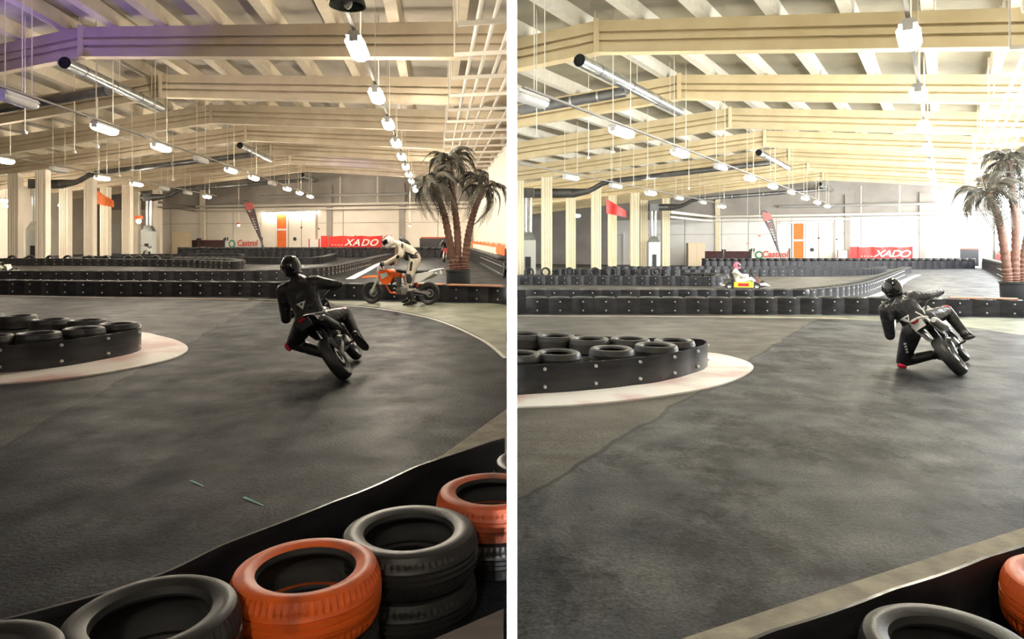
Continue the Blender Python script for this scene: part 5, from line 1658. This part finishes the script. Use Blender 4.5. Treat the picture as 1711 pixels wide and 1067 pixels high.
decal(H, bv3, rd3, [(677, 420), (686, 427), (697, 423), (701, 417), (703, 424), (699, 431), (688, 432), (678, 425)], M_glove, 'waist_band', .01)
decal(H, bv3, rd3, [(680, 457), (686, 458), (688, 466), (686, 474), (680, 472), (679, 464)], M_glove, 'knee_guard', .02)
decal(H, bv3, rd3, [(671, 405), (674, 409), (673, 416), (670, 412)], M_glove, 'sleeve_panel', .008)
decal(H, bv3, rd3, [(664, 424), (668, 428), (665, 433), (661, 430)], M_glove, 'forearm_panel', .008)
decal(H, bv3, rd3, [(686, 436), (690, 437), (688, 452), (684, 452)], M_glove, 'thigh_panel', .008)
decal(H, bv3, rd3, [(683, 476), (692, 477), (692, 482), (683, 481)], M_glove, 'shin_panel', .008)
MB().ell(g3['waist'] + Vector((-.10, 0, -.10)), (.10, .12, .10), 12, 8).obj('belly_panel', M_glove, rd3, world=True)

# --- rider waiting on a red bike far behind the palm, and parked bikes by the columns
def seated(M, label, suit, hel, k=.97, vox=.022):
    P = lambda x, y, z: M @ Vector((x, y, z))
    J = dict(hipl=P(.36, .10, .90), hipr=P(.36, -.10, .90), waist=P(.40, 0, 1.08), shl=P(.52, .20, 1.34), shr=P(.52, -.20, 1.34), neck=P(.56, 0, 1.42), head=P(.62, 0, 1.58),
             ell=P(.66, .34, 1.14), elr=P(.66, -.34, 1.14), wrl=P(.80, .345, .99), wrr=P(.80, -.345, .99), knl=P(.74, .20, .68), knr=P(.74, -.20, .68), anl=P(.50, .25, .37), anr=P(.50, -.25, .37), tol=P(.64, .27, .31), tor=P(.64, -.27, .31))
    gr = {'l': (P(.88, .345, .975), M.to_3x3() @ Vector((.1, 1, 0))), 'r': (P(.88, -.345, .975), M.to_3x3() @ Vector((.1, -1, 0)))}
    return person(label, J, suit, hel, M_visor, M_glove, M_boot, M.to_3x3() @ Vector((1, 0, -.1)), (0, 0, 1), grips=gr, k=k, voxel=vox)
H = DIM
Mp = bike_matrix(H, (741, 437), (743, 439.5), 0.12)
motorbike(Mp, 'red motorbike far down the lane behind the palm', M_bikered, M_bikered, M_bikered, M_seat)
seated(Mp, 'person in dark suit riding the red motorbike behind the palm', M_leather, M_helblack)
for H, rear, front, lab in ((DIM, (248, 430.8), (240, 431.6), 'parked pale motorbike in front of the second heater, dim hall'),):
    motorbike(bike_matrix(H, rear, front, 0.1), lab, M_bikewhite, M_bikewhite, M_bikedark, M_seat)

# ------------------------------------------------------------------ go-karts with drivers
def kart(M, label, plabel, c1, c2, c3, suit, hel):
    o = thing('go_kart', label, 'go-kart', M=M)
    for x, w in ((-.52, .20), (.52, .14)):
        for s in (-1, 1):
            Mx = Matrix.Translation((x, s * (.58 if x < 0 else .54), .14)) @ Matrix.Rotation(math.pi / 2, 4, 'X')
            hw = w / 2
            wl = MB().lathe([(.07, -hw * .8), (.12, -hw), (.14, -hw * .8), (.142, 0), (.14, hw * .8), (.12, hw), (.07, hw * .8)], 24, Mx).obj('wheel', M_tyreslick, o)
            MB().lathe([(.02, -hw * .5), (.074, -hw * .7), (.074, hw * .7), (.02, hw * .5)], 20, Mx).obj('rim', M_alu, wl)
    MB().tube([(-.75, .30, .09), (.70, .30, .09), (.80, .18, .09), (.80, -.18, .09), (.70, -.30, .09), (-.75, -.30, .09)], .018, 8).cyl((-.52, -.5, .14), (-.52, .5, .14), .02, n=8).cyl((.52, -.5, .14), (.52, .5, .14), .016, n=8).box((.15, 0, .075), (1.1, .56, .01)).obj('chassis', M_steel, o)
    loft_section(MB(), [(.62, .10, .24, .34), (.80, .08, .26, .50), (.95, .09, .22, .52), (1.02, .10, .17, .40)]).obj('nose_cone', c1, o)
    for s in (-1, 1):
        sp = MB().loft([[Vector((x, s * .64 + y * w, .10 + z)) for y, z in ((-.10, 0), (.10, 0), (.09, .16), (-.08, .20))] for x, w in ((-.36, .7), (-.30, 1), (.30, 1), (.38, .6))]).obj('side_pod', c2, o, smooth=20)
        MB().box((0, s * .73, .20), (.40, .02, .12)).obj('number_panel', c3, sp, smooth=0)
    MB().tube([(-.70, -.62, .15), (-.82, -.55, .16), (-.84, 0, .17), (-.82, .55, .16), (-.70, .62, .15)], .035, 8).obj('rear_bumper', c1, o)
    st = loft_section(MB(), [(-.42, .10, .66, .20), (-.36, .08, .62, .22), (-.28, .08, .30, .22), (.0, .08, .22, .20), (.12, .10, .20, .16)]).obj('seat', M_seat, o)
    MB().box((-.55, .40, .26), (.26, .20, .26)).cyl((-.55, .40, .38), (-.55, .40, .50), .06, n=12).obj('engine', M_engine, o)
    MB().cyl((.72, 0, .12), (.30, 0, .50), .014, n=8).obj('steering_column', M_steel, o)
    q = Matrix.Translation((.30, 0, .50)) @ Matrix.Rotation(-.9, 4, 'Y')
    MB().lathe([(.125, -.012), (.15, -.012), (.15, .012), (.125, .012)], 24, q).obj('steering_wheel', M_seat, o)
    MB().prism([(-.18, .22), (.18, .22), (.15, .50), (-.15, .50)], .02, lambda a, b, w: Vector((.62 + w - .25 * (b - .3), a, b))).obj('front_panel', c3, o, smooth=0)
    P = lambda x, y, z: M @ Vector((x, y, z))
    J = dict(hipl=P(-.16, .10, .26), hipr=P(-.16, -.10, .26), waist=P(-.22, 0, .44), shl=P(-.26, .20, .70), shr=P(-.26, -.20, .70), neck=P(-.25, 0, .78), head=P(-.20, 0, .94),
             ell=P(-.02, .30, .52), elr=P(-.02, -.30, .52), wrl=P(.22, .15, .55), wrr=P(.22, -.15, .55), knl=P(.30, .22, .42), knr=P(.30, -.22, .42), anl=P(.62, .16, .18), anr=P(.62, -.16, .18), tol=P(.72, .16, .25), tor=P(.72, -.16, .25))
    gr = {'l': (P(.29, .14, .52), M.to_3x3() @ Vector((.3, .2, 1))), 'r': (P(.29, -.14, .52), M.to_3x3() @ Vector((.3, -.2, 1)))}
    person(plabel, J, suit, hel, M_visor, M_glove, M_boot, M.to_3x3() @ Vector((1, 0, -.05)), (0, 0, 1), grips=gr, k=.95, voxel=.02)
M_yellow = mat('kart_yellow', (0.85, 0.75, 0.03), rough=0.35)
M_kred = mat('kart_red', (0.70, 0.03, 0.05), rough=0.35)
M_kpink = mat('helmet_pink', (0.72, 0.18, 0.25), rough=0.25)
M_khaki = mat('kart_pale', (0.62, 0.62, 0.48), rough=0.4)
M_suitwhite = mat('suit_white', (0.75, 0.73, 0.68), rough=0.7)
def ground_frame(H, px, py, ang):
    p = H.G(px, py); return Matrix.Translation(p) @ Matrix.Rotation(ang, 4, 'Z')
kart(ground_frame(DAY, 1240, 482, -0.25), 'white yellow and red go-kart in the second lane, daylit hall', 'person in white overalls and pink helmet driving the yellow go-kart', M_bikewhite, M_yellow, M_kred, M_suitwhite, M_kpink)
kart(ground_frame(DIM, -10, 461, 0.1), 'pale go-kart entering the second lane at the edge, dim hall', 'person in pale overalls driving the go-kart at the edge, dim hall', M_khaki, M_khaki, M_bikewhite, M_khaki, M_helwhite)
